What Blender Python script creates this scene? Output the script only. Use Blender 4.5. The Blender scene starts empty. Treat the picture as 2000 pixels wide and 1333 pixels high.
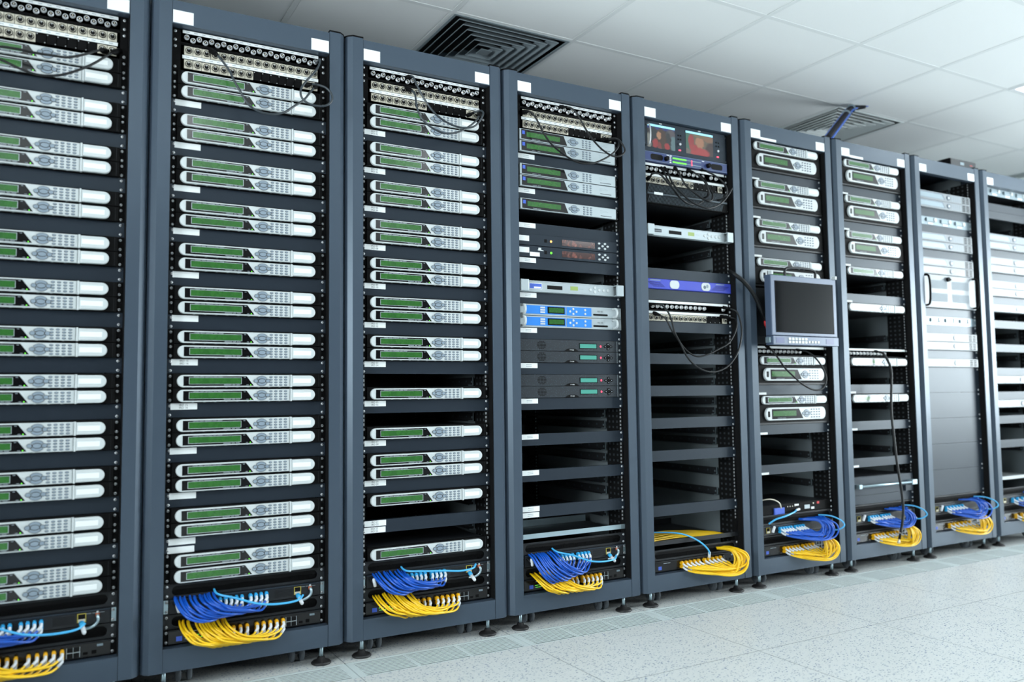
import bpy, math, random
from mathutils import Vector, Matrix
random.seed(7)
SC = bpy.context.scene
COL = SC.collection
PI = math.pi
P = 0.618            # pitch of the racks along the row
W = 0.50             # opening between two front posts
U = 0.0453           # one rack unit
Z0 = 0.1335          # bottom of the lowest unit
ZT = 2.1117          # top of a rack
ZB = 0.0637          # underside of a rack
RY = 0.036           # plane of the mounting rails behind the post fronts
CEIL = 2.50
def zs(s): return Z0 + U * s

# ------------------------------------------------------------------ materials
def lin(c):
    c /= 255.0
    return c / 12.92 if c <= 0.04045 else ((c + 0.055) / 1.055) ** 2.4
def rgb(r, g, b): return (lin(r), lin(g), lin(b), 1)
MATS = {}
def mat(name, col, rough=0.5, metal=0.0, spec=0.5, emit=None, estr=1.0, coat=0.0):
    m = bpy.data.materials.new(name); m.use_nodes = True
    b = m.node_tree.nodes['Principled BSDF']
    b.inputs['Base Color'].default_value = col
    b.inputs['Roughness'].default_value = rough
    b.inputs['Metallic'].default_value = metal
    b.inputs['Specular IOR Level'].default_value = spec
    b.inputs['Coat Weight'].default_value = coat
    if emit:
        b.inputs['Emission Color'].default_value = emit
        b.inputs['Emission Strength'].default_value = estr
    MATS[name] = m
    return m
def nt(name):
    t = MATS[name].node_tree
    return t, t.nodes, t.links, t.nodes['Principled BSDF']
def bump(name, scale, strength, dist=0.001):
    t, n, l, b = nt(name)
    tc = n.new('ShaderNodeTexCoord'); nz = n.new('ShaderNodeTexNoise'); bp = n.new('ShaderNodeBump')
    nz.inputs['Scale'].default_value = scale; nz.inputs['Detail'].default_value = 3
    bp.inputs['Strength'].default_value = strength; bp.inputs['Distance'].default_value = dist
    l.new(tc.outputs['Object'], nz.inputs['Vector']); l.new(nz.outputs['Fac'], bp.inputs['Height'])
    l.new(bp.outputs['Normal'], b.inputs['Normal'])
def mottle(name, scale, c2, lo=0.35, hi=0.7):
    t, n, l, b = nt(name)
    tc = n.new('ShaderNodeTexCoord'); nz = n.new('ShaderNodeTexNoise'); rp = n.new('ShaderNodeValToRGB')
    nz.inputs['Scale'].default_value = scale; nz.inputs['Detail'].default_value = 4
    rp.color_ramp.elements[0].position = lo; rp.color_ramp.elements[1].position = hi
    rp.color_ramp.elements[0].color = b.inputs['Base Color'].default_value
    rp.color_ramp.elements[1].color = c2
    l.new(tc.outputs['Object'], nz.inputs['Vector']); l.new(nz.outputs['Fac'], rp.inputs['Fac'])
    l.new(rp.outputs['Color'], b.inputs['Base Color'])

mat('paint', rgb(60, 71, 84), 0.36, 0.1, 0.5); bump('paint', 900, 0.05)
mat('panel', rgb(32, 39, 48), 0.38, 0.0, 0.3); bump('panel', 900, 0.05)
for _n in ('paint', 'panel'): MATS[_n].node_tree.nodes['Principled BSDF'].inputs['Specular Tint'].default_value = (.80, .92, 1, 1)
mat('black', rgb(9, 9, 10), 0.65, 0, 0.1)
mat('blackmatt', rgb(10, 10, 11), 0.75, 0, 0.2)
mat('blackgloss', rgb(10, 9, 11), 0.16, 0, 0.5)
mat('darkmetal', rgb(24, 27, 31), 0.45, 0.0, 0.35)
mat('inner', rgb(114, 123, 127), 0.6, 0.0)
mat('innerdark', rgb(30, 32, 35), 0.6, 0.1)
mat('white', rgb(192, 198, 199), 0.34)
mat('whitemesh', rgb(205, 210, 212), 0.5)
mat('silver', rgb(176, 186, 190), 0.3, 0.3)
mat('steel', rgb(186, 189, 192), 0.3, 0.5)
mat('zinc', rgb(170, 190, 198), 0.35, 0.8)
mat('nickel', rgb(206, 200, 184), 0.32, 0.25)
mat('key', rgb(128, 142, 154), 0.35)
mat('keydark', rgb(84, 96, 110), 0.35)
mat('label', rgb(226, 230, 230), 0.55)
mat('ink', rgb(60, 66, 72), 0.6)
mat('print', rgb(150, 160, 168), 0.6)
mat('lcd', rgb(14, 32, 16), 0.2, 0, 0.5, rgb(54, 120, 54), 0.6); mottle('lcd', 90, rgb(30, 62, 24))
mat('lcdteal', rgb(50, 100, 92), 0.22, 0, 0.5, rgb(84, 172, 156), 0.6)
mat('lcdlime', rgb(140, 158, 92), 0.3, 0, 0.5, rgb(150, 180, 80), 0.12)
mat('vfd', rgb(30, 18, 18), 0.1, 0, 0.6, rgb(110, 60, 52), 0.22); mottle('vfd', 45, rgb(120, 70, 60), 0.5, 0.66)
mat('ledgreen', rgb(60, 160, 40), 0.3, 0, 0.5, rgb(110, 230, 60), 1.2)
mat('ledred', rgb(200, 60, 80), 0.3, 0, 0.5, rgb(255, 70, 100), 1.6)
mat('ledamber', rgb(230, 170, 90), 0.3, 0, 0.5, rgb(255, 190, 110), 1.0)
mat('blueface', rgb(40, 126, 214), 0.35)
mat('blueamp', rgb(58, 70, 178), 0.32, 0.1)
mat('navy', rgb(44, 60, 108), 0.35)
mat('logoblue', rgb(60, 92, 190), 0.5)
mat('bluecable', rgb(18, 82, 182), 0.28)
mat('skycable', rgb(70, 172, 226), 0.3)
mat('yellowcable', rgb(240, 194, 24), 0.32)
mat('aquaplug', rgb(44, 160, 214), 0.35)
mat('yellowplug', rgb(228, 172, 14), 0.4)
mat('boot', rgb(214, 218, 222), 0.45)
mat('copper', rgb(196, 104, 70), 0.35, 0.6)
mat('goldframe', rgb(176, 160, 70), 0.4, 0.4)
mat('cord', rgb(15, 17, 19), 0.45, 0, 0.3)
mat('cordgrey', rgb(40, 48, 54), 0.36)
mat('red', rgb(196, 36, 40), 0.4)
mat('rubber', rgb(18, 17, 18), 0.55)
mat('wheel', rgb(96, 102, 108), 0.5)
mat('monitorpaint', rgb(74, 88, 110), 0.36, 0.1)
mat('screen', rgb(16, 16, 18), 0.06, 0, 0.6)
mat('speckle', rgb(42, 52, 62), 0.4, 0.1)
mat('fibretray', rgb(122, 138, 146), 0.35, 0.25)
mat('paleserver', rgb(120, 127, 132), 0.38, 0.0, 0.4)
mat('barcyan', rgb(140, 205, 225), 0.4, 0, 0.5, rgb(140, 205, 225), 0.6)
mat('vent', rgb(132, 144, 150), 0.4, 0.1)
mat('ventlit', rgb(226, 234, 234), 0.45)  # lit copy of the vent finish, the brighter light put into its colour
mat('ventdark', rgb(14, 16, 18), 0.7)
mat('ductdark', rgb(58, 66, 72), 0.5)
mat('ceilpaint', rgb(236, 239, 239), 0.75); bump('ceilpaint', 260, 0.25, 0.0015)
mat('teebar', rgb(224, 228, 228), 0.7)
mat('wallpaint', rgb(222, 226, 228), 0.7)
mat('partition', rgb(44, 50, 56), 0.6)
mat('frame', rgb(225, 228, 230), 0.4)
mat('lamp', rgb(240, 245, 250), 0.5, 0, 0.5, (0.90, 0.965, 1.0, 1), 8.0)
mat('sheath', rgb(10, 12, 22), 0.7, 0, 0.2)
mat('grillemetal', rgb(204, 214, 214), 0.45, 0.0)
mat('holes', rgb(44, 50, 54), 0.5)
mat('hatch', rgb(58, 70, 78), 0.4, 0.2)
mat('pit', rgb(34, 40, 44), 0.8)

def speckled():
    t, n, l, b = nt('speckle')
    tc = n.new('ShaderNodeTexCoord'); v = n.new('ShaderNodeTexVoronoi'); rp = n.new('ShaderNodeValToRGB')
    v.inputs['Scale'].default_value = 170
    e = rp.color_ramp.elements
    e[0].position = 0.0; e[0].color = rgb(64, 80, 90); e[1].position = 0.34; e[1].color = rgb(28, 35, 42)
    l.new(tc.outputs['Object'], v.inputs['Vector']); l.new(v.outputs['Distance'], rp.inputs['Fac'])
    l.new(rp.outputs['Color'], b.inputs['Base Color'])
speckled()

def math_node(n, op, a=None, b=None):
    m = n.new('ShaderNodeMath'); m.operation = op
    for k, v in enumerate((a, b)):
        if isinstance(v, (int, float)): m.inputs[k].default_value = v
    return m
def floor_material():
    m = mat('floorvinyl', rgb(206, 212, 212), 0.34, 0, 0.35)
    t, n, l, b = nt('floorvinyl')
    tc = n.new('ShaderNodeTexCoord')
    def flecks(scale, stretch, thr, keep, seedoff):
        mp = n.new('ShaderNodeMapping'); mp.inputs['Scale'].default_value = stretch
        mp.inputs['Location'].default_value = (seedoff, seedoff * 1.7, 0)
        nz = n.new('ShaderNodeTexNoise'); nz.inputs['Scale'].default_value = scale * 0.8
        mx = n.new('ShaderNodeMix'); mx.data_type = 'VECTOR'; mx.inputs['Factor'].default_value = 0.012
        v = n.new('ShaderNodeTexVoronoi'); v.inputs['Scale'].default_value = scale; v.inputs['Randomness'].default_value = 1
        l.new(tc.outputs['Object'], mp.inputs['Vector']); l.new(mp.outputs['Vector'], nz.inputs['Vector'])
        l.new(mp.outputs['Vector'], mx.inputs[4]); l.new(nz.outputs['Color'], mx.inputs[5])
        l.new(mx.outputs[1], v.inputs['Vector'])
        d = math_node(n, 'LESS_THAN', None, thr); l.new(v.outputs['Distance'], d.inputs[0])
        sp = n.new('ShaderNodeSeparateColor'); l.new(v.outputs['Color'], sp.inputs['Color'])
        k = math_node(n, 'GREATER_THAN', None, keep); l.new(sp.outputs['Red'], k.inputs[0])
        mu = math_node(n, 'MULTIPLY'); l.new(d.outputs[0], mu.inputs[0]); l.new(k.outputs[0], mu.inputs[1])
        return mu.outputs[0]
    fa = flecks(92, (1, 1.6, 1), 0.31, 0.52, 0.0)
    fb = flecks(150, (1.4, 1, 1), 0.28, 0.5, 3.3)
    fc = flecks(66, (1, 1.4, 1), 0.22, 0.66, 7.1)
    nz = n.new('ShaderNodeTexNoise'); nz.inputs['Scale'].default_value = 3
    l.new(tc.outputs['Object'], nz.inputs['Vector'])
    base = n.new('ShaderNodeMix'); base.data_type = 'RGBA'
    base.inputs[6].default_value = rgb(208, 211, 209); base.inputs[7].default_value = rgb(217, 219, 217)
    l.new(nz.outputs['Fac'], base.inputs['Factor'])
    cur = base.outputs[2]
    for f, c, s in ((fa, rgb(104, 124, 144), 0.85), (fb, rgb(164, 178, 186), 0.75), (fc, rgb(72, 100, 142), 0.9)):
        mx = n.new('ShaderNodeMix'); mx.data_type = 'RGBA'; mx.inputs[7].default_value = c
        sc = math_node(n, 'MULTIPLY', None, s); l.new(f, sc.inputs[0]); l.new(sc.outputs[0], mx.inputs['Factor'])
        l.new(cur, mx.inputs[6]); cur = mx.outputs[2]
    # seams between the raised floor tiles
    sep = n.new('ShaderNodeSeparateXYZ'); l.new(tc.outputs['Object'], sep.inputs[0])
    seams = None
    for out, off, per in (('X', 0.555, 0.6185), ('Y', 0.0, 0.612)):
        a = math_node(n, 'ADD', None, 100 * per - off + per / 2); l.new(sep.outputs[out], a.inputs[0])
        mo = math_node(n, 'MODULO', None, per); l.new(a.outputs[0], mo.inputs[0])
        su = math_node(n, 'SUBTRACT', None, per / 2); l.new(mo.outputs[0], su.inputs[0])
        ab = math_node(n, 'ABSOLUTE'); l.new(su.outputs[0], ab.inputs[0])
        lt = math_node(n, 'LESS_THAN', None, 0.0011); l.new(ab.outputs[0], lt.inputs[0])
        if seams is None: seams = lt.outputs[0]
        else:
            mxm = math_node(n, 'MAXIMUM'); l.new(seams, mxm.inputs[0]); l.new(lt.outputs[0], mxm.inputs[1]); seams = mxm.outputs[0]
    mx = n.new('ShaderNodeMix'); mx.data_type = 'RGBA'; mx.inputs[7].default_value = rgb(70, 84, 92)
    l.new(seams, mx.inputs['Factor']); l.new(cur, mx.inputs[6])
    l.new(mx.outputs[2], b.inputs['Base Color'])
floor_material()

def picture_material(name, bg, blobs):
    """A lit screen showing soft patches of colour: blobs are (u, v, ru, rv, colour) in the screen's own 0..1 frame."""
    m = bpy.data.materials.new(name); m.use_nodes = True; MATS[name] = m
    t, n, l, b = nt(name)
    tc = n.new('ShaderNodeTexCoord'); sep = n.new('ShaderNodeSeparateXYZ')
    nz = n.new('ShaderNodeTexNoise'); nz.inputs['Scale'].default_value = 9
    l.new(tc.outputs['Generated'], nz.inputs['Vector'])
    mxv = n.new('ShaderNodeMix'); mxv.data_type = 'VECTOR'; mxv.inputs['Factor'].default_value = 0.09
    l.new(tc.outputs['Generated'], mxv.inputs[4]); l.new(nz.outputs['Color'], mxv.inputs[5])
    l.new(mxv.outputs[1], sep.inputs[0])
    cur = None
    for (u, v, ru, rv, c) in blobs:
        su = math_node(n, 'SUBTRACT', None, u); l.new(sep.outputs['X'], su.inputs[0])
        du = math_node(n, 'DIVIDE', None, ru); l.new(su.outputs[0], du.inputs[0])
        sv = math_node(n, 'SUBTRACT', None, v); l.new(sep.outputs['Z'], sv.inputs[0])
        dv = math_node(n, 'DIVIDE', None, rv); l.new(sv.outputs[0], dv.inputs[0])
        pu = math_node(n, 'MULTIPLY'); l.new(du.outputs[0], pu.inputs[0]); l.new(du.outputs[0], pu.inputs[1])
        pv = math_node(n, 'MULTIPLY'); l.new(dv.outputs[0], pv.inputs[0]); l.new(dv.outputs[0], pv.inputs[1])
        ad = math_node(n, 'ADD'); l.new(pu.outputs[0], ad.inputs[0]); l.new(pv.outputs[0], ad.inputs[1])
        mr = n.new('ShaderNodeMapRange'); mr.inputs[1].default_value = 0.7; mr.inputs[2].default_value = 1.3
        mr.inputs[3].default_value = 1; mr.inputs[4].default_value = 0
        l.new(ad.outputs[0], mr.inputs[0])
        mx = n.new('ShaderNodeMix'); mx.data_type = 'RGBA'; mx.inputs[7].default_value = rgb(*c)
        if cur is None: mx.inputs[6].default_value = rgb(*bg)
        else: l.new(cur, mx.inputs[6])
        l.new(mr.outputs[0], mx.inputs['Factor']); cur = mx.outputs[2]
    b.inputs['Base Color'].default_value = (0.02, 0.02, 0.02, 1); b.inputs['Roughness'].default_value = 0.15
    l.new(cur, b.inputs['Emission Color']); b.inputs['Emission Strength'].default_value = 0.6
picture_material('pictureone', (52, 52, 58), [
    (.5, .97, .7, .13, (44, 56, 130)), (.08, .3, .09, .35, (140, 146, 140)), (.25, .5, .11, .5, (38, 46, 54)),
    (.82, .6, .18, .35, (96, 92, 100)), (.9, .32, .12, .34, (104, 138, 146)), (.72, .42, .10, .4, (50, 54, 58)),
    (.5, .45, .16, .5, (78, 58, 48)), (.42, .6, .075, .17, (198, 150, 116)), (.3, .24, .1, .2, (168, 54, 58)),
    (.68, .18, .09, .14, (176, 52, 56)), (.44, .12, .06, .2, (140, 60, 60))])
picture_material('picturetwo', (112, 104, 88), [
    (.12, .6, .16, .4, (72, 120, 104)), (.9, .3, .2, .4, (74, 56, 56)), (.8, .85, .2, .16, (150, 116, 92)),
    (.22, .62, .1, .3, (172, 66, 70)), (.5, .6, .15, .26, (190, 140, 110)), (.52, .9, .2, .09, (140, 120, 92)),
    (.5, .16, .32, .22, (190, 72, 74)), (.3, .35, .14, .14, (180, 68, 70)), (.08, .14, .1, .14, (120, 116, 110))])

# ------------------------------------------------------------------ mesh building
class M:
    def __init__(s): s.v = []; s.f = []; s.mi = []; s.sm = []; s.mats = []
    def m(s, name):
        if name not in s.mats: s.mats.append(name)
        return s.mats.index(name)
    def face(s, idx, mi, sm=False): s.f.append(idx); s.mi.append(mi); s.sm.append(sm)
    def box(s, x0, x1, y0, y1, z0, z1, mt, b=0.0):
        if b > 0:
            return s.prism([(x0, z0), (x1, z0), (x1, z1), (x0, z1)], y0, y1, mt, b)
        k = s.m(mt); n = len(s.v)
        s.v += [(x0, y0, z0), (x1, y0, z0), (x1, y1, z0), (x0, y1, z0), (x0, y0, z1), (x1, y0, z1), (x1, y1, z1), (x0, y1, z1)]
        for q in ((0, 3, 2, 1), (4, 5, 6, 7), (0, 1, 5, 4), (1, 2, 6, 5), (2, 3, 7, 6), (3, 0, 4, 7)):
            s.face([n + i for i in q], k)
        return s
    def prism(s, poly, y0, y1, mt, bev=0.0, cap=None, sm=False):
        """A counter-clockwise outline in (x, z), seen from the front (-y), pushed back from y0 to y1; bev rounds the front rim."""
        k = s.m(mt); c = s.m(cap) if cap else k; n = len(s.v); N = len(poly)
        rings = []
        if bev > 0:
            ins = inset(poly, bev)
            i2 = inset(poly, bev * 0.3)
            rings = [(ins, y0), (i2, y0 + bev * 0.3), (poly, y0 + bev)]
        else: rings = [(poly, y0)]
        rings.append((poly, y1))
        for pl, y in rings: s.v += [(x, y, z) for x, z in pl]
        s.face([n + i for i in range(N)], c)
        for r in range(len(rings) - 1):
            for i in range(N):
                j = (i + 1) % N
                s.face([n + r * N + j, n + r * N + i, n + (r + 1) * N + i, n + (r + 1) * N + j], k, sm)
        s.face([n + (len(rings) - 1) * N + i for i in reversed(range(N))], k)
        return s
    def prismz(s, poly, z0, z1, mt, cap=None):
        k = s.m(mt); n = len(s.v); N = len(poly)
        s.v += [(x, y, z0) for x, y in poly] + [(x, y, z1) for x, y in poly]
        for i in range(N):
            j = (i + 1) % N
            s.face([n + i, n + j, n + N + j, n + N + i], k)
        s.face([n + i for i in reversed(range(N))], k); s.face([n + N + i for i in range(N)], s.m(cap) if cap else k)
        return s
    def lathe(s, c, axis, prof, mt, n=16, sm=True):
        """prof: (radius, offset along axis) pairs."""
        k = s.m(mt); b = len(s.v); A = Vector(axis).normalized()
        u = A.orthogonal().normalized(); w = A.cross(u); c = Vector(c)
        for r, h in prof:
            for i in range(n):
                a = 2 * PI * i / n
                s.v.append(tuple(c + A * h + (u * math.cos(a) + w * math.sin(a)) * r))
        for j in range(len(prof) - 1):
            for i in range(n):
                i2 = (i + 1) % n
                s.face([b + j * n + i, b + j * n + i2, b + (j + 1) * n + i2, b + (j + 1) * n + i], k, sm)
        s.face([b + i for i in reversed(range(n))], k); s.face([b + (len(prof) - 1) * n + i for i in range(n)], k)
        return s
    def cyl(s, c, axis, r, h, mt, n=14): return s.lathe(c, axis, [(r, 0), (r, h)], mt, n)
    def tube(s, pts, r, mt, n=8):
        k = s.m(mt); b = len(s.v); pts = [Vector(p) for p in pts]; N = len(pts)
        t0 = (pts[1] - pts[0]).normalized(); u = t0.orthogonal().normalized()
        for i, p in enumerate(pts):
            t = (pts[min(i + 1, N - 1)] - pts[max(i - 1, 0)]).normalized()
            u = (u - t * u.dot(t)).normalized(); w = t.cross(u)
            for a in range(n):
                g = 2 * PI * a / n
                s.v.append(tuple(p + (u * math.cos(g) + w * math.sin(g)) * r))
        for i in range(N - 1):
            for a in range(n):
                a2 = (a + 1) % n
                s.face([b + i * n + a, b + i * n + a2, b + (i + 1) * n + a2, b + (i + 1) * n + a], k, True)
        s.face([b + a for a in reversed(range(n))], k); s.face([b + (N - 1) * n + a for a in range(n)], k)
        return s
    def done(s, name):
        me = bpy.data.meshes.new(name)
        me.from_pydata(s.v, [], s.f)
        for mt in s.mats: me.materials.append(MATS[mt])
        me.polygons.foreach_set('material_index', s.mi)
        me.polygons.foreach_set('use_smooth', s.sm)
        me.update()
        return me
def inset(poly, d):
    N = len(poly); out = []
    for i in range(N):
        p0 = Vector(poly[i - 1]); p = Vector(poly[i]); p1 = Vector(poly[(i + 1) % N])
        e0 = (p - p0).normalized(); e1 = (p1 - p).normalized()
        n0 = Vector((-e0.y, e0.x)); n1 = Vector((-e1.y, e1.x))
        b = n0 + n1
        if b.length < 1e-6: b = n0.copy()
        b.normalize(); c = max(0.4, b.dot(n0))
        q = p + b * (d / c); out.append((q.x, q.y))
    return out
def ell(cx, cz, rx, rz, n=14, a0=0.0, a1=2 * PI):
    full = abs(a1 - a0 - 2 * PI) < 1e-6
    return [(cx + rx * math.cos(a0 + (a1 - a0) * i / (n if full else n - 1)), cz + rz * math.sin(a0 + (a1 - a0) * i / (n if full else n - 1))) for i in range(n)]
def rect(x0, x1, z0, z1): return [(x0, z0), (x1, z0), (x1, z1), (x0, z1)]
def rrect(x0, x1, z0, z1, r, n=4):
    out = []
    for cx, cz, a in ((x1 - r, z0 + r, -PI / 2), (x1 - r, z1 - r, 0), (x0 + r, z1 - r, PI / 2), (x0 + r, z0 + r, PI)):
        out += [(cx + r * math.cos(a + PI / 2 * i / n), cz + r * math.sin(a + PI / 2 * i / n)) for i in range(n + 1)]
    return out
def spline(pts, n=8):
    """Centripetal Catmull-Rom through the points, so uneven spacing leaves no kinks."""
    pts = [Vector(p) for p in pts]; q = [pts[0] * 2 - pts[1]] + pts + [pts[-1] * 2 - pts[-2]]; out = []
    for i in range(1, len(q) - 2):
        p0, p1, p2, p3 = q[i - 1:i + 3]
        t1 = max((p1 - p0).length, 1e-6) ** .5; t2 = t1 + max((p2 - p1).length, 1e-6) ** .5; t3 = t2 + max((p3 - p2).length, 1e-6) ** .5
        for k in range(n):
            t = t1 + (t2 - t1) * k / n
            a1 = p0 * ((t1 - t) / t1) + p1 * (t / t1); a2 = p1 * ((t2 - t) / (t2 - t1)) + p2 * ((t - t1) / (t2 - t1)); a3 = p2 * ((t3 - t) / (t3 - t2)) + p3 * ((t - t2) / (t3 - t2))
            b1 = a1 * ((t2 - t) / t2) + a2 * (t / t2); b2 = a2 * ((t3 - t) / (t3 - t1)) + a3 * ((t - t1) / (t3 - t1))
            out.append(b1 * ((t2 - t) / (t2 - t1)) + b2 * ((t - t1) / (t2 - t1)))
    out.append(pts[-1]); return out

# ------------------------------------------------------------------ objects
MESH = {}
def mesh(key, fn):
    if key not in MESH: MESH[key] = fn().done(key)
    return MESH[key]
def link(name, data, parent=None, loc=(0, 0, 0), rot=(0, 0, 0)):
    o = bpy.data.objects.new(name, data); COL.objects.link(o)
    o.location = loc; o.rotation_euler = rot
    if parent is not None: o.parent = parent
    return o
def tag(o, label=None, cat=None, group=None, kind=None):
    if label: o['label'] = label
    if cat: o['category'] = cat
    if group: o['group'] = group
    if kind: o['kind'] = kind
    return o
def thing(name, loc, label, cat, group=None): return tag(link(name, None, None, loc), label, cat, group)
KIDS = {}
REG = [True]
def part(name, fn, parent, key=None, loc=(0, 0, 0), label=None):
    me = mesh(key, fn) if key else fn().done(name)
    o = link(name, me, parent, loc)
    if label: o['label'] = label
    if REG[0]: KIDS.setdefault(parent.name, []).append(o)
    return o
def clone(root, loc):
    r = root.copy(); COL.objects.link(r); r.location = loc
    for ch in KIDS.get(root.name, []):
        c = ch.copy(); COL.objects.link(c); c.parent = r; KIDS.setdefault(r.name, []).append(c)
        for g in KIDS.get(ch.name, []):
            d = g.copy(); COL.objects.link(d); d.parent = c; KIDS.setdefault(c.name, []).append(d)
    return r
PROTO = {}
def place(key, builder, loc, label, cat, group=None):
    """First time: build the thing with its parts; afterwards copy the thing, its parts and their sub-parts."""
    if key not in PROTO:
        o = builder(); PROTO[key] = o; o.location = loc
    else: o = clone(PROTO[key], loc)
    for k in ('label', 'category', 'group'):
        if k in o: del o[k]
    return tag(o, label, cat, group)
def lettering(body, size, m, parent, loc, align='CENTER', name='lettering'):
    c = bpy.data.curves.new(name, 'FONT'); c.body = body; c.size = size; c.align_x = align; c.align_y = 'CENTER'
    c.extrude = 0.00005; c.materials.append(MATS[m]); c.space_line = 0.95
    t = bpy.data.objects.new('text_source', c); COL.objects.link(t)
    me = bpy.data.meshes.new_from_object(t.evaluated_get(bpy.context.evaluated_depsgraph_get()))
    bpy.data.objects.remove(t); bpy.data.curves.remove(c)
    o = link(name, me, parent, loc, (PI / 2, 0, 0))
    if REG[0]: KIDS.setdefault(parent.name, []).append(o)
    return o

ORD = ['first', 'second', 'third', 'fourth', 'fifth', 'sixth', 'seventh', 'eighth', 'ninth', 'tenth', 'eleventh', 'twelfth',
       'thirteenth', 'fourteenth', 'fifteenth', 'sixteenth', 'seventeenth', 'eighteenth', 'nineteenth', 'twentieth',
       'twenty-first', 'twenty-second', 'twenty-third', 'twenty-fourth', 'twenty-fifth']
def rk(i): return ORD[i - 1] + ' rack from left'
def x0(i): return (i - 2) * P

# ------------------------------------------------------------------ rack
def screw_mesh():
    m = M(); m.lathe((0, 0, 0), (0, -1, 0), [(.0046, 0), (.0046, .0012), (.0038, .0026), (.002, .0034)], 'steel', 10)
    m.lathe((0, -.0033, 0), (0, -1, 0), [(.0014, 0), (.0014, .0003)], 'black', 6); return m
def screws(parent, h, y=-.003, xs=(.0135, .4865)):
    zz = (.0085, h - .009) if h < .05 else (.012, h - .012)
    for x in xs:
        for z in zz:
            part('screw', screw_mesh, parent, 'screw', (x, y, z))
POST_L = [(0, 0), (0, .034), (-.058, .034), (-.058, .025), (-.0515, .0125), (-.037, 0)]
def post_fn(side):
    def f():
        m = M(); pl = [(x, y) for x, y in POST_L]
        if side > 0: pl = [(W - x, y) for x, y in pl]
        pl2 = pl if poly_area(pl) > 0 else pl[::-1]
        m.prismz(pl2, ZB, ZT + .004, 'paint')
        return m
    return f
def poly_area(p): return 0.5 * sum(p[i - 1][0] * p[i][1] - p[i][0] * p[i - 1][1] for i in range(len(p)))
def cap_fn(side):
    def f():
        m = M(); pl = [(x, y) for x, y in POST_L]
        if side > 0: pl = [(W - x, y) for x, y in pl]
        if poly_area(pl) < 0: pl = pl[::-1]
        cx = sum(p[0] for p in pl) / len(pl); cy = sum(p[1] for p in pl) / len(pl)
        pl = [(cx + (x - cx) * 1.03, cy + (y - cy) * 1.04) for x, y in pl]
        return m.prismz(pl, ZT + .0042, ZT + .009, 'black')
    return f
def liner_fn(side):
    def f():
        m = M()
        if side < 0: m.box(.0004, .002, .004, .0345, ZB + .07, ZT - .076, 'blackmatt')
        else: m.box(W - .002, W - .0004, .004, .0345, ZB + .07, ZT - .076, 'blackmatt')
        return m
    return f
def rail_fn(side, rear):
    """A mounting rail: black angle with a column of square holes that shows as small bright cage nuts."""
    def f():
        m = M(); s = side
        def X(a, b): return (a, b) if s < 0 else (W - b, W - a)
        a, b = X(.0025, .0195)
        y = .0 if not rear else .0
        m.box(a, b, y, y + .002, Z0 - .002, zs(42) + .001, 'blackmatt')
        a2, b2 = X(.0025, .0045)
        m.box(a2, b2, y + .002, y + .105, Z0 - .002, zs(42) + .001, 'blackmatt')
        if not rear:
            a4, b4 = X(.0045, .0048)
            for k in range(84):
                for c in range(3): m.box(a4, b4, y + .030 + .026 * c, y + .040 + .026 * c, Z0 + .007 + U / 2 * k, Z0 + .016 + U / 2 * k, 'holes')
        if rear:
            a3, b3 = X(.0105, .0165)
            for k in range(42):
                for q in (.008, .0225, .037): m.box(a3, b3, y - .0004, y, zs(k) + q - .0034, zs(k) + q + .0034, 'zinc')
        return m
    return f
def side_fn(s):
    def f():
        m = M()
        a, b = (-.056, -.054) if s < 0 else (W + .054, W + .056)
        m.box(a, b, .0345, .89, ZB, ZT, 'paint')
        a, b = (-.030, -.028) if s < 0 else (W + .028, W + .030)
        m.box(a, b, .10, .87, ZB + .03, ZT - .02, 'inner')
        return m
    return f
def bracket_fn(side):
    """Support rail along the depth of the rack with a row of slots and a bright front lip."""
    def f():
        m = M()
        def X(a, b): return (a, b) if side < 0 else (W - b, W - a)
        a, b = X(.006, .008); m.box(a, b, .004, .74, .006, .037, 'innerdark')
        a, b = X(.008, .030); m.box(a, b, .004, .74, .006, .008, 'darkmetal')
        a, b = X(.0082, .0092)
        for k in range(11):
            m.box(a, b, .06 + .06 * k, .067 + .06 * k, .019, .026, 'hatch')
        a, b = X(.0082, .0112)
        m.box(a, b, .002, .005, .006, .037, 'zinc'); m.box(a, b, .014, .017, .016, .024, 'zinc')
        a, b = X(.0112, .030); m.box(a, b, .002, .004, .006, .0085, 'zinc')
        return m
    return f
def foot(rack, x, y):
    f = part('levelling_foot', lambda: M().cyl((0, 0, .016), (0, 0, 1), .0065, ZB - .016, 'zinc', 12), rack, 'foot_stem', (x, y, 0))
    part('foot_pad', lambda: M().lathe((0, 0, 0), (0, 0, 1), [(.031, 0), (.033, .004), (.028, .009), (.015, .013), (.011, .022), (.008, .024)], 'rubber', 20), f, 'foot_pad')
def caster(rack, x, y):
    def br():
        m = M(); m.box(-.018, .018, -.018, .018, .052, ZB, 'darkmetal'); m.cyl((-.024, 0, .027), (1, 0, 0), .005, .048, 'steel', 8); m.box(-.005, .005, -.012, .014, .027, .053, 'darkmetal'); return m
    c = part('caster', br, rack, 'caster_yoke', (x, y, 0))
    for sx in (-1, 1):
        part('wheel', lambda: M().lathe((-.008, 0, .027), (1, 0, 0), [(.012, 0), (.012, .001), (.022, .001), (.027, .004), (.027, .012), (.022, .015), (.012, .015), (.012, .016)], 'wheel', 18), c, 'caster_wheel', (.016 * sx, 0, 0))
RACKS = {}
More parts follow.
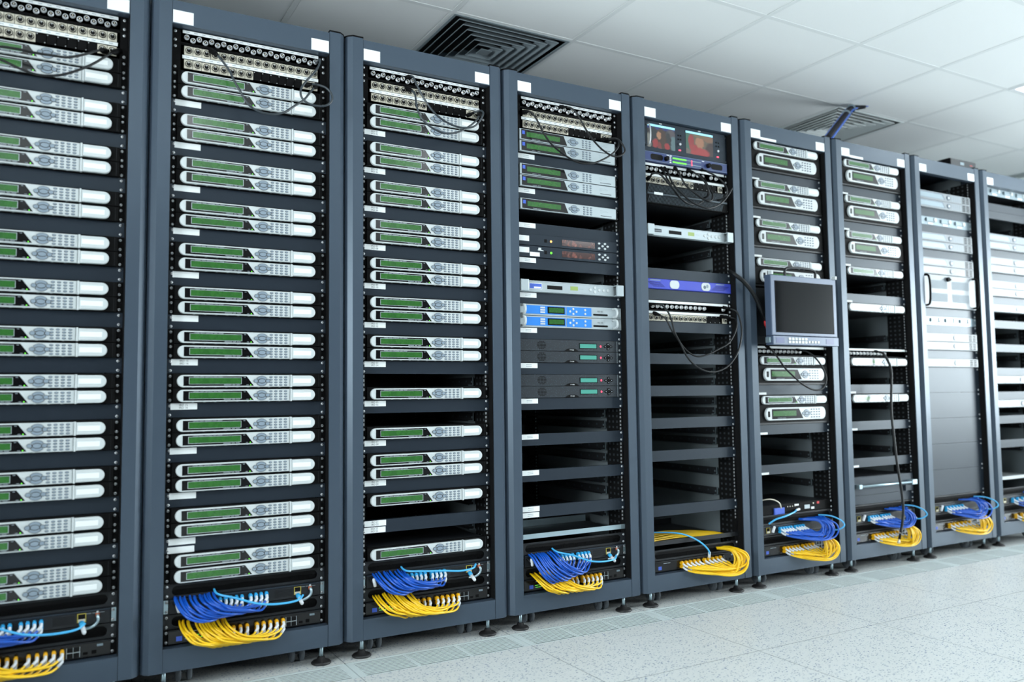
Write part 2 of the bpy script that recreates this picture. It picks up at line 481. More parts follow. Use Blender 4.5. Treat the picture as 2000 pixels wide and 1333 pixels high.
def rack(i, label):
    r = thing('server_rack', (x0(i), 0, 0), label, 'server rack', 'row of grey server racks'); RACKS[i] = r
    for s in (-1, 1):
        p = part('front_post', post_fn(s), r, 'post%d' % s)
        part('post_cap', cap_fn(s), p, 'cap%d' % s, label='black plastic cap')
        part('post_liner', liner_fn(s), p, 'liner%d' % s)
        part('side_panel', side_fn(s), r, 'side%d' % s)
        part('mounting_rail', rail_fn(s, False), r, 'rail%d' % s, (0, RY, 0))
        part('mounting_rail', rail_fn(s, True), r, 'rearrail%d' % s, (0, .70, 0))
    part('header', lambda: M().box(.0008, W - .0008, .0015, .032, 2.037, ZT, 'paint'), r, 'header')
    part('bottom_beam', lambda: M().box(.0008, W - .0008, .0015, .06, ZB, .131, 'paint'), r, 'beam')
    part('top_panel', lambda: M().box(-.0535, W + .0535, .0345, .885, ZT - .004, ZT - .002, 'paint'), r, 'toppanel')
    part('base_panel', lambda: M().box(-.0535, W + .0535, .061, .885, ZB + .003, ZB + .006, 'darkmetal'), r, 'basepanel')
    part('rear_panel', lambda: M().box(-.0535, W + .0535, .886, .89, ZB, ZT, 'inner'), r, 'rearpanel')
    foot(r, .010, .046); foot(r, .490, .046); foot(r, .010, .84); foot(r, .490, .84)
    for x in (.075, .425):
        caster(r, x, .11); caster(r, x, .78)
    stick = lambda: M().box(0, .060, -.0006, 0, 0, .040, 'label')
    part('label_sticker', stick, r, 'hsticker', (.0025, .0014, 2.0405), 'white paper label')
    part('label_sticker', stick, r, 'hsticker', (W - .0635, .0014, 2.0405), 'white paper label')
    if i in (6, 7, 8):
        def lines():
            m = M()
            for k in range(4): m.box(.008, .050 - .006 * (k % 2), -.0008, -.0006, .008 + .007 * k, .0088 + .007 * k, 'print')
            return m
        for ch in [c for c in KIDS[r.name] if c.name.startswith('label_sticker')]: part('print_lines', lines, ch, 'plines')
    if i in (6, 7):
        part('label_strip', lambda: M().box(.063, .165, -.0006, 0, 0, .012, 'label'), r, 'hstrip', (.0, .0014, 2.0375), 'narrow white paper strip')
    return r
for i, lab in ((1, 'grey server rack at the left end of the row, filled with silver decoders'),
               (2, 'grey server rack second from left, filled with paired silver decoders'),
               (3, 'grey server rack third from left, silver decoders with three open gaps'),
               (4, 'grey server rack fourth from left, with bright blue units and empty lower half'),
               (5, 'grey server rack fifth from left, with two small picture monitors at the top'),
               (6, 'grey server rack sixth from left, with a pull-out monitor on its front'),
               (7, 'grey server rack seventh from left, with a black cord hanging down its front'),
               (8, 'grey server rack eighth from left, with a small black box on top'),
               (9, 'grey server rack at the right end of the row, cut by the picture edge')):
    rack(i, lab)

# ------------------------------------------------------------------ devices. Local frame: x across the rack opening, y from the rail plane (front is -y), z from the unit's bottom
def ears(m, h, mt='black'):
    m.box(.003, .497, -.003, -.0002, .0006, h - .0006, mt)
def back(m, h, d=.42, mt='darkmetal'):
    m.box(.034, .466, 0, d, .0012, h - .0014, mt)
def oval(cx, cz, rx, rz, y0, y1, mt, n=14, b=.0006):
    return M().prism(ell(cx, cz, rx, rz, n), y0, y1, mt, b)
def nav(m, cx, cz, k=1.0, y=-.0274):
    """Oval pad: a centre key, two crescents above and below, two round keys at the sides, each on a dark seat."""
    a = k
    def lens(g, d, mt):
        m.prism(ell(cx, cz, (.0108 + g) * a, (.0062 + g) * a, 18), y - .002 + d, y + .001, mt, .0008 if d == 0 else 0)
        for s in (1, -1):
            t = 1.0 + g * 30
            for q in range(6):
                a0 = PI / 2 - t + 2 * t * q / 6; a1 = PI / 2 - t + 2 * t * (q + 1) / 6
                pl = [((.0178 + g) * math.cos(a0), (.0152 + g) * math.sin(a0)), ((.0178 + g) * math.cos(a1), (.0152 + g) * math.sin(a1)), ((.0125 - g) * math.cos(a1), (.0082 - g) * math.sin(a1)), ((.0125 - g) * math.cos(a0), (.0082 - g) * math.sin(a0))]
                pl = [(cx + x * a, cz + z * a * s) for x, z in pl]
                m.prism(pl if s > 0 else pl[::-1], y - .0012 + d, y + .001, mt)
            m.prism(ell(cx + s * .0185 * a, cz, (.0062 + g) * a, (.0052 + g) * a, 14), y - .0014 + d, y + .001, mt, .0006 if d == 0 else 0)
    lens(.0011, .0008, 'ink'); lens(0, 0, 'key')
    return m
def dashes(m, x, z, ws, y, h=.0012, mt='print', gap=.003):
    for w in ws:
        m.box(x, x + w, y - .0001, y, z, z + h, mt); x += w + gap
def keyfn(): return oval(0, 0, .0054, .0031, -.0008, .001, 'ink', 12, .0003).prism(ell(0, .0002, .0043, .0022, 12), -.0017, .001, 'key', .0005)
def decoder():
    """One unit high decoder: black chassis, white D-ended face, long green display, oval pad, sixteen keys, flip door."""
    r = link('decoder', None); h = U
    def ch():
        m = M(); ears(m, h); m.box(.021, .479, -.016, -.003, .0012, h - .0012, 'black'); back(m, h)
        for k in range(4): m.box(.0215 + .004 * k, .0235 + .004 * k, -.0165, -.016, .008, h - .008, 'blackmatt')
        m.box(.4705, .4713, -.0166, -.016, .003, h - .003, 'darkmetal')
        return m
    part('chassis', ch, r, 'dec_chassis', label='black metal chassis')
    zb, zt = .0022, .0402; zc = (zb + zt) / 2; hz = (zt - zb) / 2
    def face():
        pl = [(.3738, zb), (.3738, zt)] + [(p[0], p[1]) for p in ell(.0495, zc, .0185, hz, 13, PI / 2, PI * 1.5)]
        m = M().prism(pl, -.026, -.0162, 'white', .0025)
        for k in range(9): m.box(.075 + k * .033, .081 + k * .033, -.0185, -.0162, zb - .0012, zb + .001, 'silver')
        return m
    part('faceplate', face, r, 'dec_face')
    def win():
        m = M().prism([(.049, zb + .0042), (.2585, zb + .0042), (.2365, zt - .0042), (.049, zt - .0042)], -.0268, -.025, 'blackgloss')
        dashes(m, .078, zt - .0068, (.016, .012, .022, .010, .014), -.0268)
        dashes(m, .168, zb + .0058, (.022, .009, .012), -.0268, .0016)
        dashes(m, .2275, zt - .0085, (.006,), -.0268); dashes(m, .236, zb + .0062, (.007,), -.0268)
        return m
    w = part('display_window', win, r, 'dec_win', label='black glossy window')
    def fr():
        m = M(); a, b, c, d = .0648, .2214, .0112, .0322
        for q in ((a, b, c, c + .0012), (a, b, d - .0012, d), (a, a + .0014, c, d), (b - .0014, b, c, d)):
            m.box(q[0], q[1], -.0276, -.0266, q[2], q[3], 'silver')
        return m
    part('display_frame', fr, w, 'dec_dframe')
    part('display', lambda: M().box(.0662, .22, -.0272, -.0266, .0124, .031, 'lcd'), w, 'dec_lcd', label='green lit display')
    part('status_light', lambda: M().box(.2475, .2505, -.0274, -.0266, .0075, .0105, 'ledgreen'), w, 'dec_led')
    part('navigation_pad', lambda: nav(M(), .2835, zc), r, 'dec_nav', label='grey oval navigation pad')
    for c in range(4):
        for k in range(4):
            part('key', keyfn, r, 'dec_key', (.3125 + .0156 * c, -.026, zb + .0062 + .0084 * k))
    def door():
        pl = [(.3795, zb + .0008)] + ell(.4385, zc, .0175, hz - .0012, 11, -PI / 2, PI / 2) + [(.3795, zt - .0014)]
        m = M().prism(pl, -.0285, -.0163, 'white', .0035)
        m.box(.3742, .3796, -.0292, -.0163, zb - .0012, zt + .0008, 'white', .0012)
        return m
    d = part('flip_door', door, r, 'dec_door')
    part('label_strip', lambda: M().box(.3835, .4415, -.0296, -.028, zc - .0075, zc + .0075, 'label', .0008), d, 'dec_strip')
    screws(r, h)
    return r
def decoder2u():
    r = link('decoder', None); h = 2 * U
    def ch():
        m = M(); m.box(.003, .497, -.003, -.0002, .0006, h - .0006, 'black'); m.box(.02, .48, -.018, -.003, .010, h - .0012, 'black'); back(m, h)
        m.box(.012, .488, -.012, -.003, .0012, .0095, 'darkmetal'); return m
    part('chassis', ch, r, 'd2_chassis', label='black metal chassis')
    zb, zt = .0185, .0775; zc = (zb + zt) / 2; hz = (zt - zb) / 2
    def face():
        pl = ell(.0725, zc, .0245, hz, 13, PI / 2, PI * 1.5) + ell(.420, zc, .0245, hz, 13, -PI / 2, PI / 2)
        return M().prism(pl, -.028, -.018, 'white', .003)
    part('faceplate', face, r, 'd2_face')
    def win():
        m = M().prism([(.0855, zb + .007), (.289, zb + .007), (.2615, zt - .007), (.0855, zt - .007)], -.0288, -.027, 'blackgloss')
        m.box(.0605, .0735, -.0286, -.027, zc - .013, zc + .013, 'blackgloss')
        dashes(m, .12, zb + .010, (.03, .02), -.0288, .0016); return m
    w = part('display_window', win, r, 'd2_win', label='black glossy window')
    part('display', lambda: M().box(.093, .243, -.0292, -.0285, zc - .010, zc + .014, 'lcd'), w, 'd2_lcd', label='green lit display')
    part('navigation_pad', lambda: nav(M(), .3115, zc, 1.1, -.0288), r, 'd2_nav', label='grey navigation pad')
    def kp():
        m = M()
        for c in range(4):
            for k in range(4): m.prism(ell(.346 + .0175 * c, zc - .018 + .012 * k, .0048, .0030, 10), -.0294, -.027, 'keydark')
        return m
    part('keypad', kp, r, 'd2_keys'); screws(r, h)
    return r
def decoder_square():
    r = link('decoder', None); h = U
    def ch():
        m = M(); ears(m, h); back(m, h); m.box(.018, .482, -.014, -.003, .001, h - .001, 'darkmetal'); return m
    part('chassis', ch, r, 'sq_chassis')
    def face():
        m = M().box(.0145, .4690, -.024, -.0142, .0014, h - .0014, 'silver', .0016)
        dashes(m, .388, .030, (.018, .012), -.0241); dashes(m, .388, .025, (.024, .014), -.0241); dashes(m, .388, .0205, (.012,), -.0241)
        m.box(.391, .446, -.0242, -.0238, .0085, .0105, 'black')
        return m
    part('faceplate', face, r, 'sq_face')
    def win():
        m = M().prism([(.0225, .004), (.2335, .004), (.2165, h - .004), (.0225, h - .004)], -.0248, -.023, 'blackgloss')
        m.box(.026, .038, -.0251, -.0247, .022, .036, 'logoblue'); dashes(m, .07, .0065, (.02, .014), -.0248)
        return m
    w = part('display_window', win, r, 'sq_win', label='black glossy window')
    part('display', lambda: M().box(.046, .199, -.0253, -.0246, .0135, .0325, 'lcd'), w, 'sq_lcd', label='green lit display')
    part('navigation_pad', lambda: nav(M(), .2615, h / 2, 1.0, -.0246), r, 'sq_nav', label='grey round navigation pad')
    for c in range(3):
        for k in range(4): part('key', keyfn, r, 'dec_key', (.3105 + .0165 * c, -.024, .0090 + .0088 * k))
    screws(r, h, xs=(.4865,)); return r
def receiver():
    """Pale one unit receiver with a recessed display, a pad, a key grid and dark louvres at the right."""
    r = link('receiver', None); h = U
    def ch():
        m = M(); m.box(.003, .497, -.003, -.0002, .0006, h - .0006, 'silver'); back(m, h); return m
    part('chassis', ch, r, 'rc_chassis')
    def face():
        m = M().box(.006, .468, -.022, -.0032, .0008, h - .0008, 'paleserver', .0016)
        for c in range(5):
            for k in range(4): m.box(.300 + .017 * c, .3085 + .017 * c, -.0225, -.0218, .0085 + .008 * k, .0125 + .008 * k, 'key')
        for c in range(2):
            for k in range(4): m.box(.392 + .036 * c, .420 + .036 * c, -.0226, -.0218, .006 + .0092 * k, .0112 + .0092 * k, 'blackmatt')
        return m
    part('faceplate', face, r, 'rc_face')
    def win():
        m = M().prism([(.012, .008), (.238, .008), (.215, h - .005), (.012, h - .005)], -.0226, -.021, 'keydark')
        m.prism([(.018, .010), (.225, .010), (.206, h - .010), (.018, h - .010)], -.0232, -.0225, 'fibretray'); return m
    part('display', win, r, 'rc_win', label='recessed pale display')
    part('navigation_pad', lambda: M().prism(ell(.268, h / 2, .017, .014, 16), -.0245, -.0215, 'keydark', .001).prism(ell(.268, h / 2, .007, .006, 12), -.0255, -.024, 'white', .0006), r, 'rc_nav', label='grey navigation pad')
    screws(r, h, xs=(.4865,)); return r
def blank(u):
    def b():
        h = u * U; r = link('blank_panel', None)
        def pn():
            m = M().box(.003, .497, -.003, -.0002, .0006, h - .0006, 'panel')
            m.box(.003, .497, -.0002, .012, .0006, .0022, 'panel'); m.box(.003, .497, -.0002, .012, h - .0022, h - .0006, 'panel'); return m
        part('plate', pn, r, 'blank%d' % u); screws(r, h); return r
    return b
NB = {}
def sticker(parent, dz, body=None, x=.016, w=.077, hgt=.019, bars=True):
    """White paper label on the left of a panel, its foot dz above the panel's foot."""
    REG[0] = False
    s = part('label_sticker', lambda: M().box(0, w, -.0008, 0, 0, hgt, 'label'), parent, 'stk%.3f%.3f' % (w, hgt), (x, -.0031, dz), 'white paper label')
    if body: lettering(body, .0088, 'ink', s, (w * .48, -.0009, hgt / 2))
    elif bars:
        def bl():
            m = M(); m.box(w * .34, w * .66, -.0009, -.0008, hgt * .62, hgt * .72, 'print'); m.box(w * .34, w * .66, -.0009, -.0008, hgt * .28, hgt * .38, 'print'); return m
        part('print_lines', bl, s, 'bars%.3f%.3f' % (w, hgt))
    REG[0] = True
    return s
def put(i, s, key, fn, label, cat, group=None):
    return place(key, fn, (x0(i), RY, zs(s)), label, cat, group)
def blanks(i, slots, u=1):
    out = {}
    for s in sorted(slots, reverse=True):
        NB[i] = NB.get(i, 0) + 1
        c = 'blank dark grey panel' if u == 1 else 'tall blank grey panel'
        out[s] = put(i, s, 'blank%d' % u, blank(u), '%s %s from the top, %s' % (ORD[NB[i] - 1], c, rk(i)), 'blank panel', 'blank panels of the ' + rk(i))
    return out
def decoders(i, slots, key, fn, look, cat='decoder', name=None):
    for n, s in enumerate(sorted(slots, reverse=True)):
        put(i, s, key, fn, '%s %s from the top, %s' % (ORD[n], look, rk(i)), cat, '%s in the %s' % (name or 'silver decoders', rk(i)))

PAIRS = [38, 37, 35, 34, 32, 31, 29, 28, 26, 25, 23, 22, 20, 19, 17, 16, 14, 13, 11, 10, 8, 7, 5, 4]
SINGLE = [36, 33, 30, 27, 24, 21, 18, 15, 12, 9, 6]
LOOK = 'slim silver decoder with green display'
LOOK1 = 'slim silver decoder with long green display'
decoders(1, PAIRS, 'dec', decoder, LOOK1)
b1 = blanks(1, SINGLE)
decoders(2, PAIRS, 'dec', decoder, LOOK)
b2 = blanks(2, SINGLE)
for s, p in b2.items(): sticker(p, U - .0205 if s != 6 else U - .022, {18: 'IRD 13\nIRD 14', 15: 'IRD 15\nIRD 16'}.get(s), bars=False)
sticker(b2[6], -.0015, None, x=.013, bars=False)
for s, p in b1.items(): sticker(p, U - .0205, None)
decoders(3, [38, 37, 35, 34, 32, 31, 29, 28, 26, 25, 23, 22, 20, 19, 16, 13, 11, 10, 8, 4], 'dec', decoder, LOOK)
b3 = blanks(3, SINGLE)
for n, s in enumerate(sorted(b3, reverse=True)):
    sticker(b3[s], U - .021, 'IRD %02d\nIRD %02d' % (2 * n + 1, 2 * n + 2))
sticker(b3[6], .002, 'IRD 23\nIRD 24', x=.014)

# ---- jack fields at the top of racks 1-4
def bnc_fn():
    m = M(); m.lathe((0, 0, 0), (0, -1, 0), [(.0084, 0), (.0084, .003), (.0066, .0032), (.0066, .0085), (.0054, .0088), (.0054, .004)], 'steel', 14)
    m.lathe((0, -.004, 0), (0, -1, 0), [(.0053, 0), (.0053, .0006)], 'black', 12); m.lathe((0, -.0045, 0), (0, -1, 0), [(.0017, 0), (.0017, .004)], 'nickel', 8)
    return m
def xlr_fn():
    m = M(); m.box(-.0128, .0128, -.003, 0, -.0148, .0136, 'nickel', .0008)
    m.prism(ell(0, .0, .0117, .0135, 18), -.005, -.0025, 'nickel', .0008)
    m.lathe((0, -.005, -.0008), (0, -1, 0), [(.0100, 0), (.0100, .0035), (.0092, .0036), (.0092, .0008)], 'black', 18)
    m.lathe((0, -.0055, -.0008), (0, -1, 0), [(.0078, 0), (.0078, .003), (.0064, .0031)], 'nickel', 18)
    m.lathe((0, -.0086, -.0014), (0, -1, 0), [(.0066, 0), (.0066, .0002)], 'blackmatt', 14)
    m.lathe((0, -.0086, .0030), (0, -1, 0), [(.0022, .0), (.0016, .0012)], 'steel', 8)
    for q in (-1, 1): m.lathe((.0105 * q, -.003, -.0126 * q - .0006), (0, -1, 0), [(.0012, 0), (.0008, .0008)], 'steel', 6)
    return m
def cover_fn():
    m = M(); m.box(-.0126, .0126, -.0026, 0, -.0145, .0135, 'black', .0006)
    for q in (-1, 1): m.lathe((.0100 * q, -.0026, .0118 * -q), (0, -1, 0), [(.0018, 0), (.0012, .001)], 'steel', 8)
    return m
def strip(m, z, h=.0095):
    m.box(.035, .469, -.0052, -.003, z, z + h, 'label')
    for k in range(18): m.box(.045 + .0235 * k, .056 + .0235 * k, -.0053, -.0052, z + h * .4, z + h * .62, 'print')
BX = [.047 + .0187 * k for k in range(23)]
SX = [.0530 + .0267 * k for k in range(16)]
def jack_bnc():
    r = link('coax_patch_panel', None)
    def pn():
        m = M(); ears(m, U); m.box(.03, .475, -.003, .06, .004, U - .004, 'black'); strip(m, .0335); return m
    part('plate', pn, r, 'bncplate')
    for k, x in enumerate(BX): part('coax_socket', bnc_fn, r, 'bnc', (x, -.003, .0205 if k % 2 == 0 else .0135), 'round silver socket')
    screws(r, U); return r
def jack_xlr():
    r = link('audio_patch_panel', None)
    def pn():
        m = M(); ears(m, 2 * U); m.box(.03, .475, -.003, .08, .004, 2 * U - .004, 'black'); strip(m, .0425, .0105); return m
    part('plate', pn, r, 'xlrplate')
    for k, x in enumerate(SX):
        part('audio_socket', xlr_fn, r, 'xlr', (x, -.003, U + .0240), 'square nickel socket')
        if k < 8 or k > 13: part('audio_socket', xlr_fn, r, 'xlr', (x, -.003, .0255), 'square nickel socket')
        else: part('cover_plate', cover_fn, r, 'xcover', (x, -.003, .0255), 'black blanking plate')
    screws(r, 2 * U); return r
for i in (1, 2, 3, 4):
    put(i, 41, 'jbnc', jack_bnc, 'round silver coax sockets at the top, ' + rk(i), 'patch panel', 'patch panels of racks one to four')
    put(i, 39, 'jxlr', jack_xlr, 'two rows of square audio sockets near the top, ' + rk(i), 'patch panel', 'patch panels of racks one to four')

# ---- rack 4
decoders(4, [38, 37, 35, 34, 32], 'sq', decoder_square, 'square-ended silver decoder with green display', name='square-ended decoders')
b4 = blanks(4, [36, 33, 30, 27, 24, 21, 18, 15, 12, 9, 6])
for s, p in b4.items(): sticker(p, U - .021)
sticker(b4[6], .002, x=.014)
def darkbox(second):
    def f():
        r = link('satellite_receiver', None)
        def ch():
            m = M(); ears(m, U, 'panel'); m.box(.012, .478, -.012, -.003, .001, U - .001, 'panel', .001); back(m, U); m.box(.127, .139, -.0125, -.012, .016, .029, 'black'); return m
        part('chassis', ch, r, 'tb_chassis')
        part('status_light', lambda: M().lathe((.158, -.012, .022), (0, -1, 0), [(.005, 0), (.0045, .002), (.002, .0035)], 'ledgreen' if second else 'ledamber', 12), r, None, label='green light' if second else 'amber light')
        part('display', lambda: M().box(.209, .367, -.0128, -.0118, .010, .034, 'vfd'), r, 'tb_vfd', label='dark red display')
        def kb(): return oval(0, 0, .0058, .0044, -.003, .001, 'white', 12, .001)
        for x, z in ((.388, .033), (.388, .013), (.417, .033), (.405, .023), (.430, .023), (.417, .013)): part('button', kb, r, 'tb_key', (x, -.012, z), 'small white oval button')
        part('label_sticker', lambda: M().box(.014, .058, -.0126, -.012, .016, .037, 'label'), r, 'tb_l1', label='white paper label')
        if second:
            part('label_sticker', lambda: M().box(.061, .105, -.0126, -.012, .004, .020, 'label'), r, 'tb_l2', label='white paper label')
            part('logo', lambda: M().box(.100, .112, -.0124, -.012, .030, .0385, 'label').prism([(.097, .0285), (.122, .0265), (.124, .0285), (.112, .031), (.097, .031)], -.0124, -.012, 'label'), r, 'tb_logo', label='small white emblem')
        screws(r, U); return r
    return f
put(4, 29, 'tb0', darkbox(False), 'dark grey receiver with amber light in the fourth rack', 'receiver')
put(4, 28, 'tb1', darkbox(True), 'dark grey receiver with green light and small white emblem in the fourth rack', 'receiver')
def silver_unit(logo):
    def f():
        r = link('satellite_receiver', None)
        def ch():
            m = M(); m.box(.003, .497, -.003, -.0002, .0006, U - .0006, 'silver'); back(m, U); m.box(.033, .454, -.016, -.003, .0012, U - .0012, 'silver')
            m.box(.033, .454, -.0185, -.016, .0012, .0045, 'silver', .0008); m.box(.033, .454, -.0185, -.016, U - .0045, U - .0012, 'silver', .0008)
            dashes(m, .285, .022, (.02,), -.0161); dashes(m, .155, .034, (.016,), -.0161); return m
        part('chassis', ch, r, 'su_chassis')
        part('card_slot', lambda: M().box(.135, .205, -.0166, -.016, .014, .029, 'blackmatt'), r, 'su_slot', label='black card slot')
        part('display', lambda: M().box(.243, .278, -.0168, -.016, .015, .031, 'lcdlime'), r, 'su_lcd', label='small lime display')
        for x, z in ((.338, .0225), (.360, .031), (.360, .014), (.381, .0225), (.403, .0225), (.424, .0225)):
            part('button', lambda: M().lathe((0, 0, 0), (0, -1, 0), [(.0062, 0), (.0062, .0018), (.0045, .0024)], 'white', 14), r, 'su_btn', (x, -.016, z), 'round white button')
        if logo == 'blue': part('logo', lambda: M().box(.053, .111, -.0168, -.016, .012, .034, 'label').box(.055, .109, -.0170, -.0168, .0135, .0325, 'logoblue').box(.074, .106, -.0172, -.017, .015, .021, 'label'), r, 'su_logo1', label='blue and white emblem')
        else: part('logo', lambda: M().box(.053, .095, -.0166, -.016, .016, .030, 'ink').box(.056, .092, -.0168, -.0166, .0215, .0235, 'print'), r, 'su_logo2', label='dark grey nameplate')
        for x in (.006, .455):
            part('handle', lambda: M().box(0, .034, -.034, -.003, .0005, .004, 'silver').box(0, .034, -.034, -.003, U - .004, U - .0005, 'silver').prism(rect(.0, .034, .0005, U - .0005), -.038, -.032, 'silver', .002), r, 'su_handle', (x, 0, 0))
        return r
    return f
put(4, 25, 'su1', silver_unit('blue'), 'silver receiver with a small blue emblem in the fourth rack', 'receiver')
def blue_unit():
    r = link('satellite_receiver', None)
    def ch():
        m = M(); m.box(.003, .497, -.005, -.0002, .0006, U - .0006, 'silver'); back(m, U); m.box(.010, .476, -.010, -.005, .001, U - .001, 'silver', .001); return m
    part('chassis', ch, r, 'bl_chassis')
    part('front_panel', lambda: M().box(.036, .222, -.0115, -.010, .007, U - .006, 'blueface').box(.227, .345, -.0115, -.010, .006, U - .006, 'blueface'), r, 'bl_panel', label='bright blue front panel')
    def lc(): return M().box(.138, .216, -.0135, -.0114, .0105, .0365, 'black', .001).box(.143, .211, -.0139, -.0135, .0145, .0325, 'lcd')
    part('display', lc, r, 'bl_lcd', label='green display in a black frame')
    for k in range(3): part('button', lambda: M().box(0, .0215, -.002, .0002, 0, .0062, 'white', .0006), r, 'bl_key', (.104, -.0115, .0110 + .0092 * k), 'small white key')
    for x, z in ((.242, .022), (.257, .032), (.257, .0125), (.272, .022), (.314, .030), (.314, .0145)):
        part('button', lambda: M().lathe((0, 0, 0), (0, -1, 0), [(.0048, 0), (.0048, .0015), (.0030, .002)], 'white', 12), r, 'bl_btn', (x, -.0115, z), 'round white button')
    part('card_slot', lambda: M().prism(rrect(.354, .426, .010, .0175, .0035), -.0108, -.010, 'black'), r, 'bl_slot', label='black card slot')
    lettering('IRD 101', .0085, 'ink', r, (.389, -.0103, .027))
    for x in (.022, .452):
        part('handle', lambda: M().tube(spline([(0, 0, .006), (0, -.020, .007), (0, -.028, .014), (0, -.028, .031), (0, -.020, .038), (0, 0, .039)], 5), .0045, 'white', 8), r, 'bl_handle', (x, -.010, 0))
    return r
put(4, 23, 'bl', blue_unit, 'upper of the two bright blue receivers in the fourth rack', 'receiver', 'blue receivers')
put(4, 22, 'bl', blue_unit, 'lower of the two bright blue receivers in the fourth rack', 'receiver', 'blue receivers')
def speckled_unit():
    r = link('audio_processor', None)
    def ch():
        m = M(); ears(m, U, 'speckle'); m.box(.010, .478, -.010, -.003, .0008, U - .0008, 'speckle', .0008); back(m, U); m.box(.4685, .4695, -.0106, -.010, .001, U - .001, 'silver'); return m
    part('chassis', ch, r, 'sp_chassis', label='speckled slate front')
    def gr():
        m = M()
        for k in range(6):
            w = (.012, .019, .0215, .0215, .019, .012)[k]; z = .009 + .0056 * k
            for a in (-1, 0, 1):
                c = .1085 + a * w * .66; m.box(c - w * .28, c + w * .28, -.0104, -.0099, z - .0016, z + .0016, 'blackmatt')
        return m
    part('fan_grille', gr, r, 'sp_fan', label='round slotted fan grille')
    part('nameplate', lambda: M().prism([(.213, .001), (.281, .001), (.268, .009), (.256, .0115), (.238, .0115), (.226, .009)], -.0112, -.0098, 'black'), r, 'sp_plate', label='black curved nameplate')
    lettering('TT1220', .0062, 'label', r, (.2475, -.01135, .0055))
    part('display', lambda: M().box(.284, .369, -.0112, -.0099, .012, .033, 'black').box(.287, .366, -.0115, -.0112, .0145, .0305, 'lcdteal'), r, 'sp_lcd', label='teal display')
    part('status_light', lambda: M().lathe((.388, -.010, .022), (0, -1, 0), [(.0042, 0), (.003, .002)], 'ledred', 12), r, 'sp_led', label='red light')
    def nv():
        m = M()
        for dx, dz in ((-.014, 0), (.014, 0), (0, .009), (0, -.009), (0, 0)): m.prism(ell(.424 + dx, .022 + dz, .0075, .0055, 12), -.0115, -.0098, 'black', .0006)
        for dx, dz in ((-.014, 0), (.014, 0), (0, .009), (0, -.009)): m.prism(ell(.424 + dx, .022 + dz, .0022, .0018, 8), -.0118, -.0112, 'print')
        return m
    part('navigation_pad', nv, r, 'sp_nav', label='black arrow keys'); screws(r, U, xs=(.4865,)); return r
for n, s in enumerate((20, 19, 17, 16)):
    put(4, s, 'sp', speckled_unit, 'speckled dark unit with teal display, %s from top of the four in the fourth rack' % ORD[n], 'audio processor', 'speckled dark units')

# ---- rack 5
def dual_monitor():
    r = link('dual_monitor', None); h = 3 * U
    def ch():
        m = M(); m.box(.003, .497, -.003, -.0002, .0006, h - .0006, 'panel'); m.box(.018, .478, -.014, -.003, .002, h - .002, 'panel', .001); m.box(.03, .47, 0, .2, .003, h - .004, 'darkmetal')
        dashes(m, .098, h - .010, (.006, .008), -.0141, .003, 'label', .001); dashes(m, .318, h - .010, (.006, .008), -.0141, .003, 'label', .001)
        return m
    part('housing', ch, r, 'dm_case', label='dark grey housing')
    for k, (a, b) in enumerate(((.032, .184), (.246, .404))):
        s = part('screen', (lambda a=a, b=b, k=k: M().box(a, b, -.0148, -.0138, .019, h - .026, 'pictureone' if k == 0 else 'picturetwo')), r, None, label='lit screen with a person in dark clothes holding something red' if k == 0 else 'lit screen with a person in red clothing')
        part('label_bar', (lambda a=a, b=b: M().box(a, b, -.0150, -.0140, h - .025, h - .016, 'barcyan')), s, None, label='pale cyan bar')
    for x in (.203, .4245):
        for q in range(2):
            for t in range(2): part('button', lambda: M().box(-.003, .003, -.002, 0, -.003, .003, 'black', .0006), r, 'dm_btn', (x + .014 * t, -.014, .074 + .017 * q), 'small black button')
        part('knob', lambda: M().cyl((0, 0, 0), (0, -1, 0), .0055, .006, 'steel', 12), r, 'dm_knob', (x + .007, -.014, .052))
        part('status_light', lambda: M().box(-.006, .006, -.001, 0, -.003, .003, 'ledred'), r, 'dm_led', (x + .007, -.014, .026), 'red light')
    part('handle', lambda: M().tube(spline([(0, 0, 0), (0, -.022, .003), (0, -.022, .085), (0, 0, .088)], 5), .003, 'steel', 8), r, 'dm_handle', (.026, -.014, .024))
    screws(r, h); return r
put(5, 39, 'dm', dual_monitor, 'twin picture monitor unit with two lit screens at the top of the fifth rack', 'monitor')
def meter():
    r = link('audio_monitor', None)
    def ch():
        m = M(); m.box(.003, .497, -.003, -.0002, .0006, U - .0006, 'navy'); m.box(.012, .480, -.020, -.003, .001, U - .001, 'navy', .0012); back(m, U)
        m.box(.012, .480, -.0206, -.020, U - .004, U - .0028, 'fibretray'); m.box(.012, .480, -.0206, -.020, .003, .004, 'fibretray'); dashes(m, .130, .036, (.014, .012), -.0205, .003, 'label'); dashes(m, .33, .036, (.014,), -.0205, .003, 'label'); return m
    part('housing', ch, r, 'mt_case', label='navy blue housing')
    for x in (.042, .385): part('speaker_grille', lambda: M().prism(rrect(0, .066, .009, .034, .010), -.0212, -.0198, 'blackmatt'), r, 'mt_spk', (x, 0, 0))
    for x in (.126, .365): part('knob', lambda: M().lathe((0, 0, 0), (0, -1, 0), [(.0105, 0), (.0095, .012), (.008, .014)], 'black', 14), r, 'mt_knob', (x, -.020, .021))
    def bars():
        m = M()
        for z in (.009, .026):
            m.box(.163, .24, -.0212, -.020, z, z + .006, 'ledgreen'); m.box(.24, .325, -.0212, -.020, z + .001, z + .005, 'fibretray')
        m.box(.268, .273, -.0214, -.0205, .008, .033, 'ledred')
        for k in range(4): m.box(.146, .155, -.0210, -.020, .006 + .0078 * k, .0105 + .0078 * k, 'label')
        return m
    part('level_bars', bars, r, 'mt_bars', label='two green level bars'); screws(r, U, xs=(.4865,)); return r
